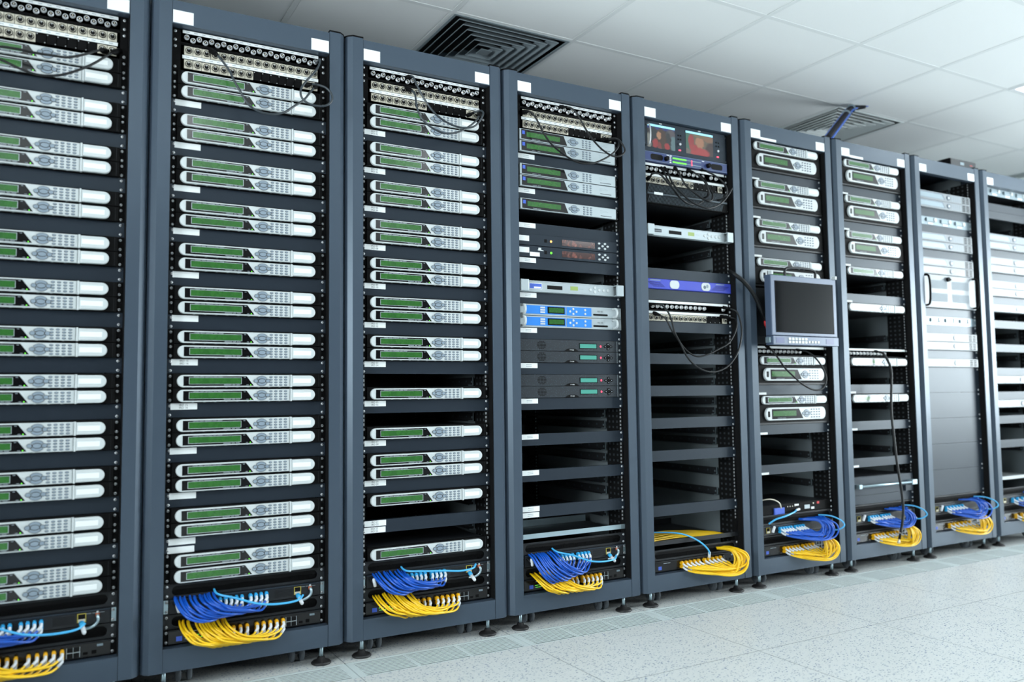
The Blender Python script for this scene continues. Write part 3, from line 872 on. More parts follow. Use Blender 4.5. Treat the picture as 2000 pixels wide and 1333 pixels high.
put(5, 38, 'mt', meter, 'navy blue audio monitor with green level bars in the fifth rack', 'audio monitor')
def jack_small(kind, n, first, pitch, extra=()):
    def f():
        r = link('coax_patch_panel' if kind == 'bnc' else 'audio_patch_panel', None)
        def pn():
            m = M(); ears(m, U, 'black'); m.box(.03, .475, -.003, .06, .004, U - .004, 'black')
            m.box(.012, .474, -.0052, -.003, .0325, .0425, 'label')
            return m
        part('plate', pn, r, 'js_plate')
        for k in range(n):
            if kind == 'bnc': part('coax_socket', bnc_fn, r, 'bnc', (first + pitch * k, -.003, .018), 'round silver socket')
            else: part('audio_socket', xlr_fn, r, 'xlr', (first + pitch * k, -.003, .0165), 'square nickel socket')
        for x in extra:
            if kind == 'bnc': part('coax_socket', bnc_fn, r, 'bnc', (x, -.003, .018), 'round silver socket')
            else: part('audio_socket', xlr_fn, r, 'xlr', (x, -.003, .0165), 'square nickel socket')
        if kind == 'xlr':
            k = n
            while first + pitch * k < .45 and all(abs(first + pitch * k - e) > .02 for e in extra):
                part('cover_plate', cover_fn, r, 'xcover', (first + pitch * k, -.003, .0165), 'black blanking plate'); k += 1
        screws(r, U, xs=(.4865,)); return r
    return f
put(5, 37, 'j5a', jack_small('bnc', 13, .030, .0262, (.395, .425)), 'row of round coax sockets under the navy monitor in the fifth rack', 'patch panel')
put(5, 36, 'j5b', jack_small('xlr', 10, .034, .0270, (.448,)), 'row of square audio sockets above the black mesh unit in the fifth rack', 'patch panel')
def mesh_unit():
    r = link('broadcast_server', None); h = 2 * U
    def ch():
        m = M(); m.box(.003, .497, -.003, -.0002, .0006, h - .0006, 'black'); m.box(.018, .480, -.016, -.003, .002, h - .002, 'black', .002); back(m, h); return m
    part('chassis', ch, r, 'ms_case', label='black metal case')
    def gr():
        m = M()
        for z in (.006, .052):
            for k in range(58):
                x = .024 + .0073 * k
                m.prism([(x, z), (x + .0022, z), (x + .0142, z + .032), (x + .012, z + .032)], -.0172, -.0158, 'hatch')
        return m
    part('mesh_front', gr, r, 'ms_mesh', label='slanted black ventilation mesh')
    part('trim_bar', lambda: M().box(.022, .476, -.019, -.0158, .041, .049, 'hatch', .001), r, 'ms_bar')
    part('label_sticker', lambda: M().box(.058, .105, -.0196, -.019, .0405, .0515, 'label'), r, 'ms_lab', label='white paper label'); screws(r, h, xs=(.4865,)); return r
put(5, 34, 'ms', mesh_unit, 'black mesh-fronted server behind looping cords in the fifth rack', 'server')
put(5, 31, 'su2', silver_unit('grey'), 'silver receiver with a dark nameplate between open gaps in the fifth rack', 'receiver')
b5 = blanks(5, [27, 25, 22, 19, 16, 13, 10, 5])
def amp():
    r = link('amplifier', None)
    def ch():
        m = M(); m.box(.003, .497, -.004, -.0002, .0006, U - .0006, 'blueamp'); m.box(.006, .490, -.012, -.004, .001, U - .001, 'blueamp', .004); back(m, U)
        for k in range(5):
            m.box(.014 + .008 * k, .085 + .006 * k, -.0125, -.0118, .028 - .0045 * k, .0295 - .0045 * k, 'black')
            m.box(.395 - .006 * k, .478 - .008 * k, -.0125, -.0118, .028 - .0045 * k, .0295 - .0045 * k, 'black')
        m.box(.030, .085, -.0126, -.0118, .0355, .0395, 'fibretray'); m.box(.40, .45, -.0126, -.0118, .0355, .0395, 'fibretray'); return m
    part('chassis', ch, r, 'am_case', label='royal blue front')
    for x in (.162, .340): part('badge', lambda: M().prism(rrect(-.026, .026, .005, .041, .016, 6), -.0142, -.0115, 'white', .0012), r, 'am_badge', (x, 0, 0), 'white rounded badge')
    part('emblem', lambda: M().prism(ell(.332, .021, .008, .008, 10), -.0146, -.014, 'keydark').prism(ell(.347, .026, .007, .008, 10), -.0146, -.014, 'key'), r, 'am_emb', label='small grey emblem')
    screws(r, U, xs=(.4865,)); return r
put(5, 26, 'am', amp, 'royal blue unit with two white badges in the fifth rack', 'amplifier')
put(5, 24, 'j5c', jack_small('bnc', 12, .045, .0262, (.445,)), 'lower row of round coax sockets, under the royal blue unit in the fifth rack', 'patch panel')
put(5, 23, 'j5d', jack_small('xlr', 12, .034, .0270, (.452,)), 'lower row of square audio sockets, under the royal blue unit in the fifth rack', 'patch panel')

# ---- racks 6 and 7
decoders(6, [41, 37, 33, 29, 19, 15], 'dec', decoder, 'slim one-unit silver decoder')
decoders(6, [39, 35, 31, 27, 17, 13], 'd2', decoder2u, 'tall round-ended white decoder', name='tall white decoders')
b6 = blanks(6, [38, 34, 30, 16, 12, 8])
decoders(7, [41, 37, 33, 29, 25, 19, 15], 'dec', decoder, 'slim one-unit silver decoder')
decoders(7, [39, 35, 31], 'd2', decoder2u, 'tall round-ended white decoder', name='tall white decoders')
b7 = blanks(7, [38, 34, 30, 26, 16, 12, 8, 4])
for b in (b6, b7):
    for s, p in b.items():
        if s != 4: sticker(p, .001, None, x=.008, w=.072, hgt=.010, bars=False)
put(6, 20, 'j6', jack_small('bnc', 11, .045, .0262), 'row of coax sockets below the pull-out monitor in the sixth rack', 'patch panel')
put(7, 20, 'j6', jack_small('bnc', 11, .045, .0262), 'row of coax sockets with one black cord in the seventh rack', 'patch panel')
def rod_unit():
    r = link('rack_keyboard_drawer', None); h = 2 * U
    def ch():
        m = M(); m.box(.003, .497, -.003, -.0002, .0006, h - .0006, 'panel'); m.box(.018, .482, -.014, -.003, .030, h - .002, 'panel', .0012); m.box(.018, .33, -.014, -.003, .002, .030, 'panel'); m.box(.42, .482, -.014, -.003, .002, .030, 'panel'); back(m, h); return m
    part('front', ch, r, 'rd_case')
    part('rod_handle', lambda: M().tube([(.05, -.034, .046), (.44, -.034, .046)], .006, 'zinc', 10).box(.03, .052, -.042, -.013, .036, .056, 'zinc', .002).box(.438, .476, -.042, -.013, .034, .058, 'zinc', .002), r, 'rd_rod', label='steel rod handle')
    screws(r, h, xs=(.4865,)); return r
put(7, 5, 'rd', rod_unit, 'dark drawer unit with a steel rod handle low in the seventh rack', 'rack drawer')

# ---- rack 8 and 9
LR = 'pale slim receiver with dark louvres'
decoders(8, [39, 38, 34, 33, 31, 30, 22, 21, 19], 'rc', receiver, LR, 'receiver', 'pale receivers')
def fibre_tray():
    r = link('fibre_tray', None)
    def ch():
        m = M(); m.box(.003, .497, -.003, -.0002, .0006, U - .0006, 'fibretray'); m.box(.03, .47, 0, .2, .003, U - .003, 'darkmetal'); return m
    part('plate', ch, r, 'ft_plate')
    for x in (.085, .215, .345):
        part('adapter', lambda: M().box(0, .075, -.010, -.003, .017, .037, 'fibretray', .001).box(.004, .060, -.0104, -.010, .024, .029, 'fibretray').prism(ell(.072, .028, .012, .012, 12), -.014, -.003, 'white', .002), r, 'ft_ad', (x, 0, 0))
        part('label_sticker', lambda: M().box(.018, .062, -.0045, -.003, .004, .015, 'label'), r, 'ft_lab', (x, 0, 0), 'white paper label')
    screws(r, U, xs=(.4865,)); return r
put(8, 36, 'ft', fibre_tray, 'upper fibre tray with three white adapters in the eighth rack', 'fibre tray', 'fibre trays')
put(8, 24, 'ft', fibre_tray, 'lower fibre tray, under the handled server in the eighth rack', 'fibre tray', 'fibre trays')
put(9, 41, 'ft', fibre_tray, 'fibre tray with white adapters at the top of the ninth rack', 'fibre tray', 'fibre trays')
blanks(8, [37, 35, 32, 25, 23, 20])
NB[8] = 0
blanks(8, [16, 13, 10, 7, 4], 3)
def handled_server():
    r = link('handled_server', None); h = 4 * U
    def ch():
        m = M(); m.box(.003, .497, -.005, -.0002, .0006, h - .0006, 'paleserver'); m.box(.012, .476, -.022, -.005, .001, h - .001, 'paleserver', .002); back(m, h); return m
    part('chassis', ch, r, 'hs_case')
    def gr():
        m = M()
        for x in (.065, .26):
            for z in (.035, .105):
                for k in range(26): m.box(x + .006 * k, x + .0035 + .006 * k, -.0226, -.0218, z, z + .045, 'print')
        return m
    part('vent_slots', gr, r, 'hs_vent', label='four panels of fine vertical slots')
    for x in (.022, .452): part('handle', lambda: M().tube(spline([(0, 0, .010), (0, -.018, .012), (0, -.026, .022), (0, -.026, .160), (0, -.018, .170), (0, 0, .172)], 5), .0055, 'black', 8), r, 'hs_handle', (x, -.022, 0), 'black bow handle')
    part('lock', lambda: M().cyl((.222, -.022, .158), (0, -1, 0), .012, .012, 'black', 14).box(.205, .236, -.038, -.032, .152, .160, 'black', .002), r, 'hs_lock', label='black key lock'); return r
put(8, 26, 'hs', handled_server, 'tall pale server with black bow handles in the eighth rack', 'server')
decoders(9, [35, 34, 32, 31, 29, 28, 26, 17, 14], 'rc', receiver, LR, 'receiver', 'pale receivers')
blanks(9, [39, 38, 33, 30, 27, 24, 21, 18, 15, 12, 9])
def shelf_fn(mt, d=.42, top=None):
    def f():
        m = M(); m.box(.022, .478, -.001, d, .002, .004, top or mt); m.box(.022, .478, -.003, -.001, .002, .020, mt); m.box(.022, .478, d, d + .002, .002, .03, mt)
        m.box(.003, .0215, -.003, -.0003, .002, .02, mt); m.box(.4785, .497, -.003, -.0003, .002, .02, mt); return m
    return f
tag(link('rack_shelf', mesh('shelf_a', shelf_fn('zinc', .25, 'darkmetal')), None, (x0(4), RY + .0, zs(4.25))), 'bare steel shelf low in the fourth rack', 'shelf')
tag(link('rack_shelf', mesh('shelf_b', shelf_fn('darkmetal', .42)), None, (x0(5), RY, zs(2.35))), 'dark shelf under the coiled yellow cables in the fifth rack', 'shelf')
tag(link('rack_shelf', mesh('shelf_c', shelf_fn('white', .5)), None, (x0(9), RY, zs(5))), 'white shelf low in the ninth rack', 'shelf')

# ---- support rails in the open gaps
OPEN = {3: [17, 14, 7, 5], 4: [31, 26, 14, 13, 11, 10, 8, 7, 5], 5: [33, 32, 30, 29, 28, 21, 20, 18, 17, 15, 14, 12, 11, 9, 8, 7, 6, 4], 6: [25, 24, 22, 11, 10, 9, 7, 6, 5],
        7: [28, 27, 24, 23, 22, 21, 18, 17, 14, 13, 11, 10, 9, 7], 8: [41, 40], 9: [40, 37, 25, 23, 20, 16, 13, 11, 8]}
for i, ss in OPEN.items():
    for s in ss:
        for sd in (-1, 1):
            nx = .0135 if sd < 0 else W - .0135
            def nuts():
                m = M()
                for q in (.008, .0225, .037): m.box(-.0030, .0030, -.0006, 0, q - .0042, q + .0042, 'steel')
                return m
            part('cage_nuts', nuts, RACKS[i], 'cagenuts', (nx, RY, zs(s)), 'bright steel cage nuts')
        if s in {5: (32, 29, 9, 7, 4), 6: (25, 24, 22, 10, 7, 5), 7: (27, 24, 23, 21, 18, 13, 10, 7)}.get(i, ()): continue
        for sd in (-1, 1): part('support_bracket', bracket_fn(sd), RACKS[i], 'bracket%d' % sd, (0, RY + .108, zs(s)))

# ---- cabling at the foot of every rack
def brush(i_even):
    r = link('cable_manager', None)
    def pn():
        m = M(); out = [(.003, .001), (.497, .001), (.497, U - .001), (.003, U - .001)]
        k = m.m('black')
        m.box(.003, .497, -.003, -.0002, .0008, .0085, 'darkmetal'); m.box(.003, .497, -.003, -.0002, U - .0085, U - .0008, 'darkmetal')
        m.box(.003, .028, -.003, -.0002, .0085, U - .0085, 'darkmetal'); m.box(.472, .497, -.003, -.0002, .0085, U - .0085, 'darkmetal')
        zc = U / 2; hh = U / 2 - .0085
        for q, x in ((1, .028), (-1, .472)):
            for sz in (1, -1):
                arc = [(x + q * hh * (1 - math.cos(t * PI / 14)), zc + sz * hh * math.sin(t * PI / 14)) for t in range(8)]
                for t in range(7):
                    pl = [(x, zc + sz * hh), arc[t], arc[t + 1]]
                    if (pl[1][0] - pl[0][0]) * (pl[2][1] - pl[0][1]) - (pl[1][1] - pl[0][1]) * (pl[2][0] - pl[0][0]) < 0: pl = pl[::-1]
                    if t == 0 and q * (arc[0][0] - x) < 1e-9 and False: continue
                    m.prism(pl, -.003, -.0002, 'darkmetal')
        m.box(.003, .497, -.006, -.003, U - .0045, U - .0008, 'darkmetal', .0008)
        return m
    part('frame', pn, r, 'br_frame', label='dark slotted frame')
    def br():
        m = M(); rnd = random.Random(3)
        for k in range(230):
            x = .03 + .0019 * k; m.box(x, x + .0011, .001 + rnd.random() * .001, .003, .006, .020 + rnd.random() * .006, 'black')
        m.box(.026, .474, .006, .007, .004, U - .004, 'blackmatt'); return m
    part('brush', br, r, 'br_brush', label='black bristle strip'); screws(r, U); return r
def lc_fn(color):
    def f():
        m = M()
        m.box(-.0052, .0052, -.014, .002, -.004, .006, color, .0008); m.box(-.0034, .0034, -.012, -.002, .006, .0095, color)
        return m
    return f
def fibre_switch(mirror):
    def f():
        r = link('fibre_switch', None)
        X = (lambda x: x) if not mirror else (lambda x: x)
        def ch():
            m = M(); ears(m, U, 'darkmetal'); m.box(.020, .480, -.010, -.003, .002, U - .006, 'darkmetal', .001); back(m, U, .3)
            m.box(.020, .480, -.013, -.003, U - .006, U - .0015, 'panel', .001)
            if not mirror:
                for k in range(6): m.box(.333, .388, -.0104, -.0099, .011 + .004 * k, .0125 + .004 * k, 'blackmatt')
                dashes(m, .41, .034, (.02, .012, .016), -.0101)
            else:
                for k in range(6): m.box(.33, .40, -.0104, -.0099, .011 + .004 * k, .0125 + .004 * k, 'blackmatt')
            return m
        part('chassis', ch, r, 'fs_case%d' % mirror)
        part('module_slot', lambda: M().box(.394, .417, -.0115, -.0099, .012, .037, 'goldframe').box(.3965, .4145, -.0117, -.0114, .0215, .035, 'black').box(.3965, .4145, -.0120, -.0114, .0135, .0215, 'nickel'), r, 'fs_slot%d' % mirror, (0, 0, 0) if not mirror else (-.35, 0, 0), 'gold framed module slot')
        part('ground_lead', lambda: M().tube(spline([(.446, -.010, .030), (.446, -.020, .026), (.447, -.020, .014), (.440, -.016, .002), (.424, -.012, -.006), (.41, 0, -.008)], 5), .0045, 'zinc', 8).lathe((.446, -.012, .024), (0, 0, 1), [(.0058, 0), (.0058, .010)], 'copper', 10).lathe((.446, -.012, .033), (0, 0, 1), [(.003, 0), (.003, .007)], 'white', 8), r, 'fs_gnd%d' % mirror, label='copper lug with grey lead')
        for x in (.005, .4825): part('ear_bracket', lambda: M().box(0, .0125, -.0045, -.0031, .003, U - .003, 'zinc'), r, 'fs_ear', (x, 0, 0), 'pale steel ear')
        for x in (.0135, .4865):
            for z in (.0085, U - .009): part('screw', screw_mesh, r, 'screw', (x, -.0046, z))
        return r
    return f
def copper_switch(mirror):
    def f():
        r = link('network_switch', None)
        def ch():
            m = M(); ears(m, U, 'black'); m.box(.018, .482, -.008, -.003, .002, U - .004, 'blackgloss', .001); back(m, U, .3)
            m.box(.018, .482, -.010, -.003, U - .004, U - .001, 'darkmetal'); dashes(m, .068, .0335, (.02, .014), -.0081, .002); return m
        part('chassis', ch, r, 'ns_case')
        part('logo', lambda: M().box(.041, .058, -.0084, -.0079, .010, .024, 'logoblue'), r, 'ns_logo', label='small blue emblem')
        def leds():
            m = M()
            for k in range(12):
                for q in range(2): m.box(.0655 + .0052 * k, .0685 + .0052 * k, -.0084, -.0079, .013 + .0075 * q, .0155 + .0075 * q, 'ledgreen' if (k * 3 + q) % 5 else 'print')
            return m
        if not mirror: part('status_lights', leds, r, 'ns_leds', label='two rows of green lights')
        def ports():
            m = M()
            for a in range(2):
                for b in range(2):
                    x = .370 + .0165 * a; z = .006 + .0155 * b
                    m.box(x - .0012, x, -.0100, -.0078, z, z + .0135, 'silver'); m.box(x + .0155, x + .0165, -.0100, -.0078, z, z + .0135, 'silver'); m.box(x, x + .0155, -.0088, -.0079, z, z + .0125, 'blackmatt')
            m.box(.3690, .4035, -.0100, -.0078, .0198, .0212, 'silver'); return m
        part('uplink_ports', ports, r, 'ns_ports', (0, 0, 0) if not mirror else (.0, 0, 0), 'four metal framed ports')
        part('nameplate', lambda: M().box(.446, .462, -.0084, -.0079, .0295, .036, 'fibretray'), r, 'ns_plate')
        def small():
            m = M(); m.box(.411, .423, -.0086, -.0079, .010, .017, 'black'); m.box(.433, .445, -.0086, -.0079, .010, .020, 'black'); return m
        part('console_ports', small, r, 'ns_cons'); screws(r, U); return r
    return f
CABN = {}
def bundle(i, color, plug, zslot, xa, xb, n, exits, zexit, low, mirror, rad=.0035, group=''):
    """n patch cables: plugged in two rows between xa and xb, drooping in front, and going back through the manager between the exits."""
    rnd = random.Random(i * 31 + zslot)
    half = n // 2
    for k in range(n):
        row = k % 2; c = k // 2
        t = c / max(1, half - 1)
        gap = .010 * int(t * 3.999 / 2) if half > 6 else 0
        x = xa + (xb - xa - .010) * t + gap
        zp = zs(zslot) + (.0262 if row == 0 else .0125)
        r = thing('patch_cable', (x0(i), RY, 0), '%s cable in the bundle at the foot, %s' % (group, rk(i)), 'patch cable', '%s cables of the %s' % (group, rk(i)))
        te = t if not mirror else 1 - t
        xe = exits[0] + (exits[1] - exits[0]) * te + rnd.uniform(-.006, .006)
        ze = zs(zexit) + U * .45 + rnd.uniform(-.004, .004)
        yp = -.0125
        dz = rnd.uniform(-.004, .004)
        if not mirror:
            zl = low[0] + (low[1] - low[0]) * t + dz - .007 * (row)
            dx = x - xe
            yb = -.058 - .024 * rnd.random() - .012 * row
            pts = [(x, yp - .018, zp - .007), (x - .13 * dx, yp - .040, zp - .020 - .003 * row), (xe + .56 * dx, yb, zl), (xe + .24 * dx, yb - .003, zl + .24 * (ze - zl)),
                   (xe + .06 * dx, -.060, zl + .62 * (ze - zl)), (xe, -.032, ze - .006), (xe + .002, .002, ze + .001), (xe + .008, .060, ze + .002)]
        else:
            xl = low[0] + (low[1] - low[0]) * (1 - t) + rnd.uniform(-.004, .004)
            yb = -.070 - .030 * rnd.random() - .012 * row
            zl = zp - .026 - .006 * row - .010 * (1 - t) + dz
            zt_ = ze + .005; zm = (zl + zt_) / 2
            pts = [(x + .004, yp - .020, zp - .007), (x + .020, yp - .036, zp - .016), (x * .45 + xl * .55, yb + .010, zl)]
            zt_ = ze + .004; zm = (zl + zt_) / 2; rz = (zt_ - zl) / 2; rx = min(.062, (xl - x) * .42)
            for q in range(5):
                a = -PI / 2 + PI * (q + .6) / 5.6
                pts.append((xl - rx + rx * math.cos(a), yb + (.006 if q < 3 else .012 + .012 * (q - 3)), zm + rz * math.sin(a)))
            pts += [(xe + .008, -.020, ze + .002), (xe, .006, ze), (xe - .02, .060, ze)]
        sp = spline(pts, 6)
        part('cable', lambda: M().tube([tuple(p) for p in sp], rad, color, 7), r)
        part('plug', lc_fn(plug), r, 'lc_' + plug, (x, yp + .002, zp))
        a = Vector((x, yp - .010, zp)); b = sp[4]
        part('boot', lambda: M().tube([tuple(a), tuple(a * .45 + Vector(sp[0]) * .55), tuple(sp[0]), tuple(sp[3])], .0044, 'boot', 8), r, None, label='white boot')
def cord_thing(name, pts, r, m, label, cat, group=None, ends=(), n=7):
    """A flexible lead; ends are (position, direction, kind) of its plugs."""
    o = thing(name, tuple(pts[0]), label, cat, group); base = Vector(pts[0])
    part('cable', lambda: M().tube([tuple(p - base) for p in spline(pts, 7)], r, m, n), o)
    for pos, d, kind in ends:
        p = Vector(pos) - base; d = Vector(d).normalized()
        if kind == 'xlr': part('plug', lambda: M().lathe(p, d, [(.0088, 0), (.0088, .030), (.0066, .040), (.0040, .052)], 'black', 12), o, None, label='black plug')
        elif kind == 'bnc': part('plug', lambda: M().lathe(p, d, [(.0076, 0), (.0076, .016), (.005, .018), (.0045, .034)], 'black', 12), o, None, label='black plug')
        elif kind == 'bncbare': part('plug', lambda: M().lathe(p, d, [(.0065, 0), (.0065, .012), (.0045, .013), (.0045, .02)], 'nickel', 12).lathe(p + d * .02, d, [(.006, 0), (.005, .028)], 'black', 10), o, None, label='nickel plug')
        elif kind == 'rca': part('plug', lambda: M().lathe(p, d, [(.0025, 0), (.0025, .012), (.006, .013), (.0055, .030), (.004, .036)], 'red', 12), o, None, label='red plug')
        elif kind == 'boot': part('boot', lambda: M().lathe(p, d, [(.0052, 0), (.0058, .004), (.0058, .026), (.0036, .030)], 'boot', 10), o, None, label='white boot')
        elif kind == 'rj': part('plug', lambda: M().lathe(p, d, [(.007, 0), (.0075, .010), (.006, .016)], 'aquaplug', 10).lathe(p + d * .014, d, [(.0058, 0), (.0058, .024), (.0036, .028)], 'boot', 10), o, None, label='light blue plug with white boot')
    return o
for i in range(1, 10):
    mir = i >= 5
    if i != 5:
        put(i, 3, 'brush', lambda: brush(0), 'upper slotted cable manager at the foot, ' + rk(i), 'cable manager', 'slotted cable managers')
        put(i, 2, 'fs%d' % mir, fibre_switch(int(mir)), 'dark switch behind the blue cables, ' + rk(i), 'network switch', 'switches behind blue cables')
    put(i, 1, 'brush', lambda: brush(0), ('lower ' if i != 5 else '') + 'slotted cable manager at the foot, ' + rk(i), 'cable manager', 'slotted cable managers')
    put(i, 0, 'ns%d' % mir, copper_switch(int(mir)), 'black switch behind the yellow cables, ' + rk(i), 'network switch', 'switches behind yellow cables')
for i in (1, 2, 3, 4):
    bundle(i, 'bluecable', 'aquaplug', 2, .165, .305, 18, (.040, .150), 3 - .45, (.215, .232) if i != 4 else (.180, .205), False, group='blue')
    bundle(i, 'yellowcable', 'yellowplug', 0, .165, .358, 20, (.050, .172), 1 - .1, (.146, .138), False, group='yellow')
for i in (6, 7, 8, 9):
    bundle(i, 'bluecable', 'aquaplug', 2, .125, .275, {6: 18, 7: 16, 8: 12, 9: 8}[i], (.270, .400), 3 - .25, (.330, .410) if i == 6 else (.320, .390), True, group='blue')
    bundle(i, 'yellowcable', 'yellowplug', 0, .150, .335, {6: 18, 7: 16, 8: 12, 9: 8}[i], (.300, .420), 1 - .05, (.345, .425) if i == 6 else (.335, .410), True, group='yellow')
bundle(5, 'yellowcable', 'yellowplug', 0, .160, .375, 20, (.376, .430), 1 - .05, (.405, .468), True, .0042, group='yellow')
def L(i, pts): return [Vector((x0(i) + x, y, z)) for x, y, z in pts]
for i in (1, 2, 3, 4):
    hang = {1: .232, 2: .232, 3: .262, 4: .228}[i]
    pts = L(i, [(.150, RY + .02, zs(3) + .018), (.155, RY - .026, zs(3) + .004), (.20, RY - .060, .262 if i != 3 else .272), (.27, RY - .085, hang + .008), (.34, RY - .085, hang), (.395, RY - .070, hang + .002), (.412, RY - .052, hang + .010)])
    cord_thing('patch_cable', pts, .0034, 'skycable', 'single light blue cable draped across the foot, ' + rk(i), 'patch cable', None,
               [((x0(i) + .405, RY - .014, zs(2) + .013), (.15, -.75, -.55), 'rj')])
for i in (6, 7, 8):
    pts = L(i, [(.40, RY + .01, zs(3) + .020), (.43, RY - .05, zs(3) + .018), (.455, RY - .09, zs(3) - .004), (.455, RY - .10, zs(2) + .024), (.43, RY - .085, zs(2) + .006), (.40, RY - .05, zs(2) + .004)])
    cord_thing('patch_cable', pts, .0034, 'skycable', 'single light blue cable looping out at the foot, ' + rk(i), 'patch cable', None,
               [(tuple(pts[-1]), (.9, -.4, .05), 'boot')])
pts = L(5, [(.02, RY + .10, zs(3) + .012), (.10, RY + .07, zs(3) + .012), (.20, RY + .02, zs(3) + .003), (.245, RY - .035, zs(2) + .02), (.275, RY - .055, zs(1) + .028), (.290, RY - .04, zs(1) - .004)])
cord_thing('patch_cable', pts, .0034, 'skycable', 'single light blue cable crossing the yellow ones in the fifth rack', 'patch cable', None, [(tuple(pts[-1]), (-.3, -.4, .9), 'boot')])
for k in range(9):
    rnd = random.Random(k); y = .05 + .018 * k
    pts = L(5, [(.02, RY + y, zs(2.35) + .0085 + .002 * (k % 3)), (.12, RY + y + .02, zs(2.35) + .009 + .003 * (k % 2)), (.26, RY + y + .025, zs(2.35) + .009 + .002 * (k % 4)), (.38, RY + y - .01, zs(2.35) + .009), (.455, RY + y * .4 + .02, zs(2.35) + .0085)])
    cord_thing('patch_cable', pts, .0032, 'yellowcable', 'yellow cable lying on the shelf of the fifth rack', 'patch cable', 'yellow cables on the shelf of the fifth rack')
for i in (1, 2, 3, 4, 6, 7, 8):
    if i == 1: continue
    pts = L(i, [(.030, RY - .008, zs(2) + .034), (.038, RY - .022, zs(2) + .022), (.047, RY - .022, zs(2) + .008)])
    if i >= 6: pts = L(i, [(.075, RY - .006, zs(2) + .044), (.078, RY - .022, zs(2) + .034), (.070, RY - .024, zs(2) + .016)])
    cord_thing('ground_lead', pts, .003, 'cord', 'short black lead with white sleeve, ' + rk(i), 'lead', None, [(tuple(pts[-1]), (-.25 if i < 6 else .2, -.2, .9), 'boot')])
# odd little unit above the manager in the sixth rack
def port_unit():
    r = link('console_switch', None)
    def ch():
        m = M(); ears(m, U, 'black'); m.box(.03, .44, -.006, -.003, .002, U - .002, 'black', .001); back(m, U, .3)
        for k in range(4): m.prism(ell(.19 + .016 * k, .030, .003, .003, 8), -.0066, -.006, 'nickel')
        m.box(.235, .262, -.0066, -.006, .030, .038, 'label'); return m
    part('chassis', ch, r, 'pu_case')
    def br():
        m = M(); m.box(.30, .335, -.0075, -.006, .012, .030, 'silver'); m.box(.345, .365, -.0075, -.006, .008, .018, 'label'); m.prism(ell(.36, .034, .004, .004, 10), -.0075, -.006, 'nickel'); m.box(.385, .40, -.007, -.006, .03, .04, 'red'); return m
    part('port_block', br, r, 'pu_ports'); screws(r, U, xs=(.4865,)); return r
put(6, 4, 'pu', port_unit, 'black switch box with a blue plug low in the sixth rack', 'switch box')
o = cord_thing('monitor_lead', L(6, [(.02, .05, zs(5) + .02), (.07, RY - .02, zs(5) + .028), (.11, RY - .03, zs(5) + .010), (.125, RY - .028, zs(4) + .03)]), .003, 'nickel', 'pale lead running into the blue plug in the sixth rack', 'lead')
part('plug', lambda: M().box(-.025, .040, -.012, .014, -.034, -.004, 'logoblue', .003), o, None, (.105, RY - .05 - .0, zs(4) + .033 - zs(5) - .02), 'bright blue plug')
cord_thing('patch_cable', L(6, [(.24, RY - .012, zs(4) + .012), (.20, RY - .035, zs(4) + .008), (.12, RY - .05, zs(4) - .004), (.075, RY - .04, zs(4) - .014), (.05, RY - .02, zs(3) + .010)]), .0042, 'skycable', 'short light blue cable below the blue plug in the sixth rack', 'patch cable', None, [(tuple(L(6, [(.262, RY - .010, zs(4) + .014)])[0]), (-.95, -.2, -.1), 'boot')])

